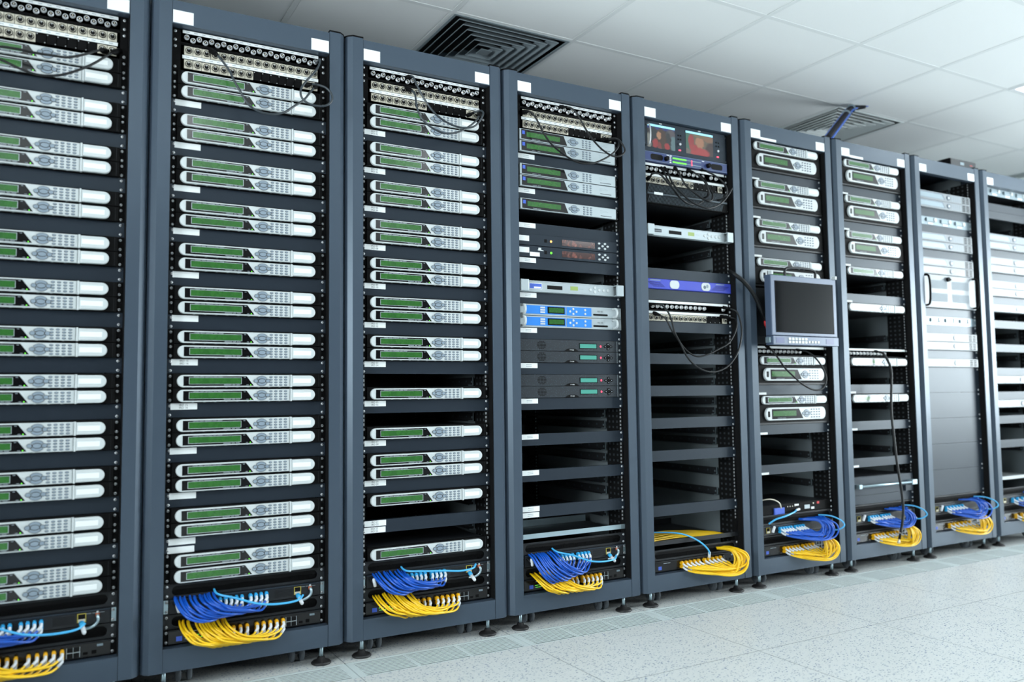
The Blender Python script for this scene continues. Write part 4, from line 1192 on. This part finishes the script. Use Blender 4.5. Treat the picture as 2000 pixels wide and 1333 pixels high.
# ------------------------------------------------------------------ cords over the front of the racks, from points along the photograph's curves
CX, CY, CZ = -0.32461, -2.67448, 0.86553
YAW, PITCH, ROLL, FPX = -0.517852, 0.0672201, -0.0123953, 1609.768
def basis():
    f = Vector((-math.sin(YAW) * math.cos(PITCH), math.cos(YAW) * math.cos(PITCH), math.sin(PITCH)))
    r = Vector((math.cos(YAW), math.sin(YAW), 0)); u = r.cross(f)
    return r * math.cos(ROLL) + u * math.sin(ROLL), -r * math.sin(ROLL) + u * math.cos(ROLL), f
BR, BU, BF = basis()
CORDS = [
    ('audio_cable', 2, 0.0037, 'cordgrey', 'grey cord from the upper socket row sagging across the second rack', None, [(0.1332, 0.0, 1.9619), (0.1474, -0.0125, 1.939), (0.1678, -0.025, 1.9061), (0.1787, -0.035, 1.8754), (0.1974, -0.0433, 1.8389), (0.2191, -0.05, 1.8007), (0.2496, -0.05, 1.7819), (0.2933, -0.05, 1.7783), (0.3341, -0.0433, 1.7924), (0.3706, -0.035, 1.8228), (0.4054, -0.0258, 1.8537), (0.4287, -0.0154, 1.8862), (0.4455, -0.005, 1.9084)], [((0.1181, 0.0347, 1.9863), (0.335, -0.771, -0.542), 'xlr'), ((0.4639, 0.0282, 1.9327), (-0.408, -0.737, -0.539), 'xlr')]),
    ('coax_cable', 2, 0.0037, 'cordgrey', 'grey cord making a loop past the right post of the second rack', None, [(0.4515, 0.005, 1.9978), (0.4618, -0.01, 2.0067), (0.455, -0.025, 1.9805), (0.4347, -0.0357, 1.9448), (0.4085, -0.0443, 1.9116), (0.3874, -0.0514, 1.8754), (0.3887, -0.0557, 1.8493), (0.4068, -0.06, 1.8318), (0.4366, -0.06, 1.8262), (0.4727, -0.06, 1.8347), (0.4908, -0.0571, 1.8581), (0.4886, -0.0529, 1.879), (0.4738, -0.0443, 1.8984), (0.4529, -0.0271, 1.911), (0.4371, -0.01, 1.9175)], [((0.4255, 0.022, 1.9223), (0.337, -0.931, -0.14), 'bnc')]),
    ('audio_cable', 1, 0.0037, 'cord', 'upper of the two black cords across the top of the first rack', None, [(-0.1962, 0.0, 1.9093), (-0.213, -0.0133, 1.8977), (-0.2294, -0.0267, 1.8832), (-0.2572, -0.0367, 1.8663), (-0.2859, -0.0456, 1.8527), (-0.3243, -0.05, 1.8494), (-0.3596, -0.05, 1.8484), (-0.3932, -0.0478, 1.8513), (-0.4364, -0.0389, 1.8547), (-0.4968, -0.03, 1.8487)], [((-0.1769, 0.0384, 1.9227), (-0.429, -0.853, -0.298), 'xlr')]),
    ('audio_cable', 1, 0.0037, 'cord', 'lower of the two black cords across the top of the first rack', None, [(-0.1646, 0.0, 1.9078), (-0.1856, -0.012, 1.8866), (-0.2101, -0.024, 1.8603), (-0.2381, -0.034, 1.8359), (-0.2668, -0.042, 1.8154), (-0.2951, -0.05, 1.7983), (-0.3218, -0.05, 1.7903), (-0.3582, -0.05, 1.7865), (-0.4031, -0.046, 1.7986), (-0.4391, -0.038, 1.815), (-0.4844, -0.03, 1.8295)], [((-0.143, 0.0329, 1.9296), (-0.48, -0.731, -0.485), 'xlr')]),
    ('audio_cable', 3, 0.0037, 'cordgrey', 'grey cord from the upper socket row sagging across the third rack', None, [(0.797, 0.0, 1.9635), (0.8036, -0.0167, 1.946), (0.8046, -0.0322, 1.8947), (0.8192, -0.0433, 1.8492), (0.8535, -0.05, 1.8212), (0.9033, -0.05, 1.8083), (0.9573, -0.0433, 1.8209), (1.015, -0.0322, 1.8569), (1.0496, -0.0189, 1.8894), (1.0677, -0.005, 1.9121)], [((0.7898, 0.0401, 1.9826), (0.16, -0.891, -0.424), 'xlr'), ((1.086, 0.0292, 1.935), (-0.406, -0.759, -0.508), 'xlr')]),
    ('coax_cable', 3, 0.0037, 'cordgrey', 'grey cord from the round sockets sagging across the third rack', None, [(0.7952, 0.0, 2.0138), (0.7985, -0.0136, 2.0078), (0.8079, -0.0273, 1.973), (0.8341, -0.0373, 1.9212), (0.8674, -0.0464, 1.8764), (0.9144, -0.0527, 1.8471), (0.9642, -0.0573, 1.836), (1.0164, -0.0582, 1.8466), (1.0442, -0.0536, 1.8733), (1.0625, -0.0464, 1.9082), (1.0601, -0.0282, 1.9231), (1.0438, -0.01, 1.9184)], [((0.7923, 0.0294, 2.0191), (0.097, -0.98, -0.177), 'bnc'), ((1.0321, 0.022, 1.915), (0.342, -0.935, 0.099), 'bnc')]),
    ('audio_cable', 4, 0.0037, 'cord', 'black cord from the leftmost socket sagging across the fourth rack', None, [(1.28, 0.0, 1.964), (1.2877, -0.0125, 1.9593), (1.3053, -0.025, 1.9307), (1.3303, -0.035, 1.8767), (1.3625, -0.0433, 1.8336), (1.4158, -0.0508, 1.7979), (1.4723, -0.055, 1.776), (1.5302, -0.0592, 1.7764), (1.5869, -0.0567, 1.799), (1.6479, -0.0525, 1.8375), (1.6839, -0.0433, 1.8766), (1.6906, -0.0267, 1.9076), (1.6772, -0.01, 1.9104)], [((1.2697, 0.0434, 1.9703), (0.229, -0.963, -0.14), 'xlr'), ((1.6618, 0.0322, 1.9136), (0.342, -0.937, -0.071), 'xlr')]),
    ('coax_cable', 4, 0.0037, 'cord', 'black cord from the round sockets looping past the right post of the fourth rack', None, [(1.4607, 0.0, 2.0123), (1.4783, -0.0136, 2.0046), (1.4955, -0.0273, 1.9782), (1.5218, -0.0373, 1.9276), (1.5556, -0.0464, 1.8782), (1.5983, -0.0527, 1.8416), (1.6501, -0.0573, 1.8218), (1.6855, -0.0582, 1.8327), (1.7066, -0.0536, 1.8564), (1.6958, -0.0464, 1.8859), (1.6869, -0.0282, 1.9088), (1.6565, -0.01, 1.9095)], [((1.4471, 0.026, 2.0183), (0.454, -0.868, -0.2), 'bnc'), ((1.6378, 0.022, 1.9099), (0.505, -0.863, -0.011), 'bnc')]),
    ('coax_cable', 5, 0.004, 'cord', 'black cord looping over the mesh-fronted server in the fifth rack', 'black cords looping over the mesh unit of the fifth rack', [(1.9585, 0.005, 1.8178), (1.9529, -0.0169, 1.783), (1.9533, -0.035, 1.7546), (1.964, -0.0475, 1.7267), (1.979, -0.055, 1.7005), (2.007, -0.0575, 1.6812), (2.0547, -0.045, 1.6736), (2.1147, -0.0269, 1.6838), (2.165, -0.005, 1.7073)], [((1.9616, 0.0279, 1.8369), (-0.103, -0.764, -0.637), 'bnc')]),
    ('coax_cable', 5, 0.004, 'cord', 'black cord looping over the mesh-fronted server in the fifth rack', 'black cords looping over the mesh unit of the fifth rack', [(1.9781, 0.005, 1.8158), (1.9843, -0.0125, 1.7702), (1.999, -0.03, 1.7347), (2.0218, -0.045, 1.7075), (2.0473, -0.06, 1.6806), (2.0851, -0.065, 1.666), (2.1294, -0.07, 1.6585), (2.1786, -0.065, 1.6713), (2.2291, -0.06, 1.7002), (2.2786, -0.045, 1.7407), (2.3161, -0.03, 1.7759)], [((1.975, 0.024, 1.8388), (0.103, -0.633, -0.767), 'bnc')]),
    ('coax_cable', 5, 0.004, 'cord', 'black cord looping over the mesh-fronted server in the fifth rack', 'black cords looping over the mesh unit of the fifth rack', [(2.0381, 0.005, 1.8234), (2.0565, -0.0144, 1.7672), (2.0676, -0.0333, 1.7419), (2.092, -0.05, 1.7164), (2.1177, -0.0622, 1.6966), (2.1415, -0.0678, 1.6913), (2.1637, -0.0633, 1.7014), (2.1781, -0.0522, 1.7278), (2.1745, -0.0322, 1.7635), (2.1786, -0.01, 1.7964)], [((2.0303, 0.022, 1.8471), (0.258, -0.563, -0.785), 'bnc'), ((2.182, 0.0254, 1.824), (-0.076, -0.786, -0.613), 'xlr')]),
    ('coax_cable', 5, 0.004, 'cord', 'black cord looping over the mesh-fronted server in the fifth rack', 'black cords looping over the mesh unit of the fifth rack', [(2.1197, 0.005, 1.8337), (2.1374, -0.023, 1.8064), (2.1453, -0.048, 1.7699), (2.1514, -0.056, 1.7396), (2.156, -0.044, 1.7204), (2.1545, -0.02, 1.7165)], [((2.1105, 0.0298, 1.8478), (0.307, -0.827, -0.47), 'bnc')]),
    ('coax_cable', 5, 0.004, 'cord', 'black cord looping over the mesh-fronted server in the fifth rack', 'black cords looping over the mesh unit of the fifth rack', [(2.1944, 0.005, 1.8477), (2.2258, -0.0183, 1.8252), (2.2521, -0.04, 1.7935), (2.2553, -0.06, 1.7529), (2.2549, -0.0533, 1.7316), (2.2369, -0.04, 1.7144), (2.232, -0.02, 1.7159)], [((2.1782, 0.0274, 1.8593), (0.54, -0.747, -0.387), 'bnc')]),
    ('audio_cable', 5, 0.004, 'cord', 'black cord looping over the mesh-fronted server in the fifth rack', 'black cords looping over the mesh unit of the fifth rack', [(1.8825, 0.005, 1.7841), (1.8782, -0.0106, 1.7896), (1.8847, -0.0261, 1.791), (1.8977, -0.0367, 1.7867), (1.9144, -0.0456, 1.7693), (1.9383, -0.0522, 1.7423), (1.9668, -0.0567, 1.7141), (1.994, -0.0567, 1.6887), (2.0449, -0.0433, 1.6751), (2.1001, -0.03, 1.6793)], [((1.8879, 0.0491, 1.7773), (-0.12, -0.981, 0.151), 'xlr')]),
    ('coax_cable', 5, 0.004, 'cord', 'longer of the two cords hanging in a deep loop below the royal blue unit', None, [(1.8951, 0.01, 1.2431), (1.9149, -0.005, 1.2408), (1.9375, -0.02, 1.212), (1.9462, -0.0338, 1.1717), (1.9495, -0.045, 1.126), (1.9672, -0.0562, 1.0809), (1.9939, -0.065, 1.0251), (2.0298, -0.0725, 0.986), (2.0739, -0.08, 0.9636), (2.1337, -0.08, 0.9583), (2.1955, -0.08, 0.9756), (2.246, -0.0775, 1.0106), (2.2869, -0.07, 1.0579), (2.3131, -0.0625, 1.1232), (2.3227, -0.0475, 1.1836), (2.3191, -0.0287, 1.2266), (2.302, -0.01, 1.2396)], [((1.8803, 0.0361, 1.2448), (0.492, -0.868, -0.057), 'bnc'), ((2.2904, 0.022, 1.2484), (0.33, -0.91, -0.25), 'bnc')]),
    ('audio_cable', 5, 0.0036, 'cord', 'shorter of the two cords hanging in a loop below the royal blue unit', None, [(1.9153, 0.01, 1.1998), (1.9306, -0.01, 1.1845), (1.9481, -0.03, 1.1327), (1.9814, -0.04, 1.0823), (2.0152, -0.05, 1.043), (2.0618, -0.055, 1.0237), (2.1175, -0.06, 1.0327), (2.1795, -0.06, 1.0566), (2.2347, -0.06, 1.0807), (2.281, -0.055, 1.1288), (2.2996, -0.05, 1.1708), (2.3084, -0.03, 1.1935), (2.2964, -0.01, 1.2007)], [((1.9002, 0.0496, 1.2149), (0.336, -0.88, -0.336), 'xlr'), ((2.2837, 0.0325, 1.2084), (0.282, -0.944, -0.171), 'xlr')]),
    ('thick_cable', 6, 0.0095, 'cord', 'thick black cord with red plug running from the fifth to the sixth rack', None, [(2.3318, 0.02, 1.4127), (2.3355, -0.01, 1.3928), (2.3614, -0.025, 1.3695), (2.391, -0.03, 1.343), (2.4181, -0.03, 1.317), (2.4528, -0.0225, 1.2826), (2.4763, -0.02, 1.2492), (2.4964, -0.015, 1.2227), (2.5211, 0.0, 1.2064)], [((2.5357, 0.005, 1.1605), (-0.014599999999999724, -0.005, 0.04589999999999983), 'rca')]),
    ('coax_cable', 6, 0.0042, 'cord', 'black cord drooping over two decoders below the monitor of the sixth rack', None, [(2.5628, 0.005, 1.0651), (2.5751, -0.0141, 1.0348), (2.6049, -0.0318, 0.9823), (2.6515, -0.0427, 0.9394), (2.7009, -0.0518, 0.9023), (2.7736, -0.0573, 0.8771), (2.8255, -0.06, 0.8892), (2.8462, -0.06, 0.9328), (2.8346, -0.0491, 0.9832), (2.802, -0.0327, 1.0338), (2.7751, -0.0141, 1.0583), (2.7657, 0.005, 1.0636)], [((2.5556, 0.028, 1.0829), (0.24, -0.768, -0.594), 'bnc'), ((2.7587, 0.0339, 1.0675), (0.233, -0.964, -0.13), 'bnc')]),
    ('coax_cable', 7, 0.0062, 'cord', 'black cord with a loose nickel end dangling down the seventh rack', None, [(3.3258, 0.005, 1.0656), (3.3272, -0.0112, 1.0596), (3.3333, -0.0273, 1.032), (3.3487, -0.0377, 0.9793), (3.335, -0.0469, 0.9078), (3.3143, -0.0562, 0.8194), (3.3014, -0.0654, 0.7319), (3.2974, -0.0746, 0.6549), (3.2949, -0.0838, 0.5561), (3.2976, -0.0915, 0.47), (3.3074, -0.0962, 0.3846), (3.3079, -0.1008, 0.3006), (3.2884, -0.1054, 0.2271), (3.2679, -0.11, 0.1931)], [((3.3247, 0.0346, 1.0705), (0.037, -0.986, -0.163), 'bnc'), ((3.249, -0.11, 0.1417), (0.018899999999999917, 0.0, 0.0514), 'bncbare')])]
for name, i, r, m, label, group, pts, ends in CORDS:
    pp = [Vector(p) for p in pts]
    ee = [(p, d, k) for p, d, k in ends]
    cord_thing(name, pp, r, m, label, 'cord', group, ee)

# ------------------------------------------------------------------ pull-out monitor on the sixth rack
mon = thing('pull_out_monitor', (x0(6), -.085, 1.08), 'grey-blue pull-out monitor with a dark screen on the sixth rack', 'monitor')
MW0, MW1, MH = .003, .432, .314
def mcase():
    m = M(); m.box(MW0, MW1, 0, .035, .042, MH, 'monitorpaint', .003)
    m.box(MW0 + .03, MW1 - .03, .035, .055, .06, MH - .03, 'darkmetal'); return m
part('housing', mcase, mon, label='grey-blue metal housing')
part('screen_bezel', lambda: M().box(MW0 + .026, MW1 - .022, -.0015, .001, .056, MH - .026, 'black'), mon)
part('screen', lambda: M().box(MW0 + .030, MW1 - .026, -.0022, -.0012, .060, MH - .030, 'screen'), mon, label='dark glossy screen')
base = part('control_strip', lambda: M().box(MW0, MW1, -.006, .035, 0, .040, 'monitorpaint', .002), mon)
for k in range(6):
    for q in range(2): part('button', lambda: M().box(0, .016, -.0025, 0, 0, .011, 'white', .001), base, 'mon_btn', (.098 + .021 * k, -.006, .008 + .0145 * q), 'square white button')
for k in range(4): part('button', lambda: M().box(0, .013, -.0025, 0, 0, .011, 'white', .001), base, 'mon_btn2', (.226 + .020 * k, -.006, .010), 'square white button')
for x in (.020, .345): part('speaker_grille', lambda: M().box(0, .052, -.0008, 0, .008, .032, 'navy'), base, 'mon_spk', (x, -.006, 0))
part('handle', lambda: M().tube(spline([(.115, .018, MH), (.118, .018, MH + .030), (.135, .018, MH + .038), (.300, .018, MH + .038), (.315, .018, MH + .028), (.316, .018, MH)], 6), .006, 'darkmetal', 8), mon, label='dark grey bow handle')
for x in (MW0 + .002, MW1 - .008): part('latch', lambda: M().box(0, .012, -.006, .014, 0, .016, 'white', .002), mon, 'mon_latch', (x, 0, MH), 'small white latch')
for x in (MW0 - .010, MW1): part('hinge', lambda: M().box(0, .010, .004, .030, .010, .034, 'zinc', .002), mon, 'mon_hinge', (x, 0, 0))
def marm():
    m = M(); m.box(.10, .34, .055, .085 + RY - .004, .10, .24, 'darkmetal'); m.box(.003, .497, .085 + RY - .004, .085 + RY - .0012, .01, .27, 'darkmetal'); return m
part('mounting_arm', marm, mon)
# small black box on top of the eighth rack
bx = thing('converter_box', (x0(8) + .31, .02, ZT), 'small black box lying on top of the eighth rack', 'converter box')
part('case', lambda: M().box(0, .24, .002, .19, -.0018, .046, 'black', .002), bx)
part('front_panel', lambda: M().box(.004, .236, -.002, .002, .002, .042, 'darkmetal', .001).box(.09, .125, -.0026, -.002, .016, .032, 'fibretray').box(.18, .205, -.0026, -.002, .021, .0235, 'red'), bx)
# ------------------------------------------------------------------ setting
def struct(name, m, loc=(0, 0, 0)): return tag(link(name, m.done(name), None, loc), kind='structure')
XL, XR, YF, YB = -3.0, 8.6, -5.6, 2.6
fl = M()
k = fl.m('floorvinyl'); kp = fl.m('pit')
def quad(m, x0_, x1_, y0_, y1_, z, mt):
    n = len(m.v); m.v += [(x0_, y0_, z), (x1_, y0_, z), (x1_, y1_, z), (x0_, y1_, z)]; m.face([n, n + 1, n + 2, n + 3], m.m(mt))
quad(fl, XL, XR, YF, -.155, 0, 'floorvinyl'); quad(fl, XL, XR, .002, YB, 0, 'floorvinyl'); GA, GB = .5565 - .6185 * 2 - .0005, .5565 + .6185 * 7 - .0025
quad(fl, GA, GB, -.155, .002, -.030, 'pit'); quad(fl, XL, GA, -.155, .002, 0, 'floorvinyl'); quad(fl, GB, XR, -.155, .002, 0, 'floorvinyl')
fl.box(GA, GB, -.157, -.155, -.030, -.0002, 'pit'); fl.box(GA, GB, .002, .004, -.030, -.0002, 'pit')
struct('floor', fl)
def grille():
    m = M(); w = .6155
    m.box(0, w, -.1540, -.1475, -.028, 0, 'grillemetal'); m.box(0, w, -.0065, .0008, -.028, 0, 'grillemetal')
    for x, ww in ((0, .022), (.196, .010), (.386, .010), (.5935, .022)): m.box(x, x + ww, -.1475, -.0065, -.028, -.0004, 'grillemetal')
    for k in range(10):
        y = -.1385 + .0137 * k
        for a, b in ((.022, .196), (.206, .386), (.396, .5935)): m.box(a, b, y, y + .0078, -.026, -.0016, 'pit'); m.box(a, b, y, y + .0078, -.0016, -.0006, 'grillemetal')  # slat sides take the dark pit colour, so gap shade is painted in
    return m
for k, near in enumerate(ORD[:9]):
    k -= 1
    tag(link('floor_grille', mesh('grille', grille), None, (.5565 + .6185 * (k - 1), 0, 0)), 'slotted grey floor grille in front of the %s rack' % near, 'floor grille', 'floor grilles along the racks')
# ceiling: tiles, the bars between them, and the openings left for grilles and lamps
CX0, CY0, CP, CQ = 2.377, -.207, .609, .604
TAKEN = {(-2, -2): 'v', (2, -2): 'v', (6, -2): 'v'}
LAMPS = [(3, 0), (7, 0), (-1, 3), (3, 3), (7, 3), (-4, 3), (-1, 6), (3, 6), (7, 6)]
for a in LAMPS: TAKEN[a] = 'l'
ce = M()
i0, i1 = int((XL - CX0) / CP) - 1, int((XR - CX0) / CP) + 1
j0, j1 = int((CY0 - YB) / CQ) - 1, int((CY0 - YF) / CQ) + 1
def tile_box(i, j):
    xa, xb = CX0 + CP * i, CX0 + CP * (i + 1); yb, ya = CY0 - CQ * j, CY0 - CQ * (j + 1)
    return xa, xb, ya, yb
for i in range(i0, i1 + 1):
    for j in range(j0, j1 + 1):
        if (i, j) in TAKEN: continue
        xa, xb, ya, yb = tile_box(i, j)
        xa, xb, ya, yb = max(xa, XL - .1), min(xb, XR + .1), max(ya, YF - .1), min(yb, YB + .1)
        if xa >= xb or ya >= yb: continue
        ce.box(xa + .0127, xb - .0127, ya + .0124, yb - .0124, CEIL + .001, CEIL + .012, 'ceilpaint')
struct('ceiling', ce)
tb = M()
for i in range(i0, i1 + 2):
    x = CX0 + CP * i
    if XL < x < XR: tb.box(x - .0115, x + .0115, YF, YB, CEIL - .0002, CEIL + .0030, 'teebar')
for j in range(j0, j1 + 2):
    y = CY0 - CQ * j
    if YF < y < YB: tb.box(XL, XR, y - .0115, y + .0115, CEIL + .0000, CEIL + .0032, 'teebar')
tb.box(XL, XR, YF, YB, CEIL + .30, CEIL + .31, 'ductdark')
struct('ceiling_grid', tb)
def diffuser(mt):
    def f():
        m = M(); S = .2945; n = 7
        m.box(-S, S, -S, S, .055, .057, 'ventdark')
        for k in range(n):
            a = S - k * .038; b = a - .013
            zo, zi = -.002, .026
            kk = m.m(mt)
            for q in range(4):
                c, s = math.cos(q * PI / 2), math.sin(q * PI / 2)
                R = lambda x, y: (x * c - y * s, x * s + y * c)
                nb = len(m.v)
                b2 = a - (.030 if k else .012)
                zz = zi if k else -.002
                for (x, y, z) in ((-a, -a, zo), (a, -a, zo), (b2, -b2, zz), (-b2, -b2, zz), (-a, -a, zo + .003), (a, -a, zo + .003), (b2, -b2, zz + .003), (-b2, -b2, zz + .003)):
                    X, Y = R(x, y); m.v.append((X, Y, z))
                for fc in ((3, 2, 1, 0), (4, 5, 6, 7), (0, 1, 5, 4), (2, 3, 7, 6)): m.face([nb + t for t in fc], kk)
        a = S - n * .038
        m.box(-a, a, -a, a, -.001, .002, mt)
        return m
    return f
for (i, j), lab, mt in (((-2, -2), 'square ceiling air diffuser above the third and fourth racks', 'vent'), ((2, -2), 'square ceiling air diffuser behind the hanging blue cable', 'ventlit'), ((6, -2), 'farthest ceiling air diffuser, at the right edge', 'ventlit')):
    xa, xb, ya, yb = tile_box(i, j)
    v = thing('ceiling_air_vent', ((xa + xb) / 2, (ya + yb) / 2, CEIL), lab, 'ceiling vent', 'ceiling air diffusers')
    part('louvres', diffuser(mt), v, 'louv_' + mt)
for n, (i, j) in enumerate(LAMPS):
    xa, xb, ya, yb = tile_box(i, j)
    v = thing('ceiling_light', ((xa + xb) / 2, (ya + yb) / 2, CEIL), 'square ceiling light panel over the aisle' if (i, j) != (3, 0) else 'square ceiling light panel at the right edge above the seventh rack', 'ceiling light', 'ceiling lights')
    part('frame', lambda: M().box(-.297, .297, -.297, -.277, -.004, .02, 'frame').box(-.297, .297, .277, .297, -.004, .02, 'frame').box(-.297, -.277, -.277, .277, -.004, .02, 'frame').box(.277, .297, -.277, .277, -.004, .02, 'frame'), v, 'lampframe')
    part('diffuser', lambda: M().box(-.277, .277, -.277, .277, .002, .006, 'lamp'), v, 'lampdiff', label='glowing diffuser')
# walls with windows
def wall_x(x, th, holes):
    """A wall across x with window openings (y0, y1, z0, z1)."""
    m = M(); ys = YF
    for (a, b, c, d) in sorted(holes):
        m.box(x, x + th, ys, a, 0, CEIL + .3, 'wallpaint'); m.box(x, x + th, a, b, 0, c, 'wallpaint'); m.box(x, x + th, a, b, d, CEIL + .3, 'wallpaint'); ys = b
    m.box(x, x + th, ys, YB, 0, CEIL + .3, 'wallpaint'); return m
gm = bpy.data.materials.new('glass'); gm.use_nodes = True; MATS['glass'] = gm
g = gm.node_tree; g.nodes.clear()
tr = g.nodes.new('ShaderNodeBsdfTransparent'); gl = g.nodes.new('ShaderNodeBsdfGlossy'); mx = g.nodes.new('ShaderNodeMixShader'); fo = g.nodes.new('ShaderNodeFresnel'); ou = g.nodes.new('ShaderNodeOutputMaterial')
tr.inputs['Color'].default_value = (.96, .98, .98, 1); gl.inputs['Roughness'].default_value = .02
g.links.new(fo.outputs[0], mx.inputs[0]); g.links.new(tr.outputs[0], mx.inputs[1]); g.links.new(gl.outputs[0], mx.inputs[2]); g.links.new(mx.outputs[0], ou.inputs[0])
WIN_R = [(-4.6, -1.6, .6, 2.3)]
WIN_L = [(-3.6, -1.6, .8, 2.1)]
struct('wall_right', wall_x(XR, .15, WIN_R)); struct('wall_left', wall_x(XL - .15, .15, WIN_L))
m = M().box(XL, XR, YB, YB + .12, 0, CEIL + .3, 'wallpaint'); struct('wall_back', m)
m = M().box(XL, XR, YF - .12, YF, 0, CEIL + .3, 'partition'); struct('wall_front', m)
def window(name, x, hole):
    a, b, c, d = hole; m = M(); f = .05
    for q in ((a, b, c, c + f), (a, b, d - f, d), (a, a + f, c + f, d - f), (b - f, b, c + f, d - f), ((a + b) / 2 - f / 2, (a + b) / 2 + f / 2, c + f, d - f)): m.box(x + .05, x + .10, q[0], q[1], q[2], q[3], 'frame')
    w = struct(name, m)
    part('window_pane', lambda: M().box(x + .072, x + .076, a + f, b - f, c + f, d - f, 'glass'), w)
    return w
window('window_1', XR, WIN_R[0]); window('window_2', XL - .15, WIN_L[0])
def daylight(name, x, hole, rot, power, col):
    a, b, c, d = hole
    l = bpy.data.lights.new(name, 'AREA'); l.shape = 'RECTANGLE'; l.size = d - c + .2; l.size_y = b - a + .2; l.energy = power; l.color = col
    o = bpy.data.objects.new(name, l); COL.objects.link(o); o.location = (x, (a + b) / 2, (c + d) / 2); o.rotation_euler = rot
daylight('daylight_right', XR + .35, WIN_R[0], (0, PI / 2, 0), 720, (.90, .96, 1))
daylight('daylight_left', XL - .4, WIN_L[0], (0, -PI / 2, 0), 330, (.90, .96, 1))
def ceiling_fill(name, x, y, sx, sy, power):  # added area light outside a window, facing up to brighten the ceiling
    l = bpy.data.lights.new(name, 'AREA'); l.shape = 'RECTANGLE'; l.size = sx; l.size_y = sy; l.energy = power; l.color = (.95, .98, 1)
    o = bpy.data.objects.new(name, l); COL.objects.link(o); o.location = (x, y, -.1); o.rotation_euler = (PI, 0, 0)
ceiling_fill('ceiling_fill_right', XR + 4, -3.0, 6, 6, 4200)
ceiling_fill('ceiling_fill_left', XL - 4, -2.6, 6, 6, 7500)
# hanging cable bundle from the ceiling to the sixth rack
hb = thing('hanging_cable_bundle', (3.66, .36, CEIL), 'dark blue cable bundle hanging from the ceiling onto the sixth rack', 'cable bundle')
A = [Vector((3.735, .335, CEIL + .004)), Vector((3.69, .355, CEIL - .006)), Vector((3.635, .352, CEIL - .026)), Vector((3.48, .270, 2.386)), Vector((3.26, .157, 2.253)), Vector((3.045, .045, ZT + .012))]
oo = Vector((3.66, .36, CEIL))
for dx, dy, rr, mt, nm in ((0, 0, .0165, 'sheath', 'sheath'), (.0175, -.010, .0058, 'bluecable', 'blue_cable'), (-.0175, .010, .0062, 'bluecable', 'blue_cable')):
    part(nm, (lambda dx=dx, dy=dy, rr=rr, mt=mt: M().tube([tuple(p - oo + Vector((dx, dy, 0))) for p in spline(A, 7)], rr, mt, 10)), hb, None, label='black sheath' if mt == 'sheath' else 'blue cable')
sp = spline(A, 7)
for q in (13, 20):
    d = (sp[q + 1] - sp[q]).normalized()
    part('cable_tie', (lambda q=q, d=d: M().lathe(sp[q] - oo, d, [(.0255, 0), (.0255, .0025)], 'fibretray', 16)), hb, None, label='white cable tie')

# ------------------------------------------------------------------ camera, world, view
cam = bpy.data.cameras.new('camera'); co = bpy.data.objects.new('camera', cam); COL.objects.link(co)
cam.sensor_width = 36; cam.lens = FPX / 2000 * 36; cam.clip_start = .05; cam.clip_end = 60
co.matrix_world = Matrix(((BR.x, BU.x, -BF.x, CX), (BR.y, BU.y, -BF.y, CY), (BR.z, BU.z, -BF.z, CZ), (0, 0, 0, 1)))
cam.dof.use_dof = True; cam.dof.focus_distance = 3.05; cam.dof.aperture_fstop = 1.6
SC.camera = co
w = bpy.data.worlds.new('world'); SC.world = w; w.use_nodes = True
w.node_tree.nodes['Background'].inputs['Color'].default_value = (.75, .88, 1, 1); w.node_tree.nodes['Background'].inputs['Strength'].default_value = 1.2
SC.view_settings.view_transform = 'Standard'; SC.view_settings.look = 'None'; SC.view_settings.gamma = 1; SC.view_settings.exposure = 0.12
SC.view_settings.use_curve_mapping = False
SC.cycles.use_denoising = True
SC.cycles.max_bounces = 8; SC.cycles.diffuse_bounces = 4; SC.cycles.glossy_bounces = 4; SC.cycles.caustics_reflective = False; SC.cycles.caustics_refractive = False
SC.cycles.sample_clamp_indirect = 6
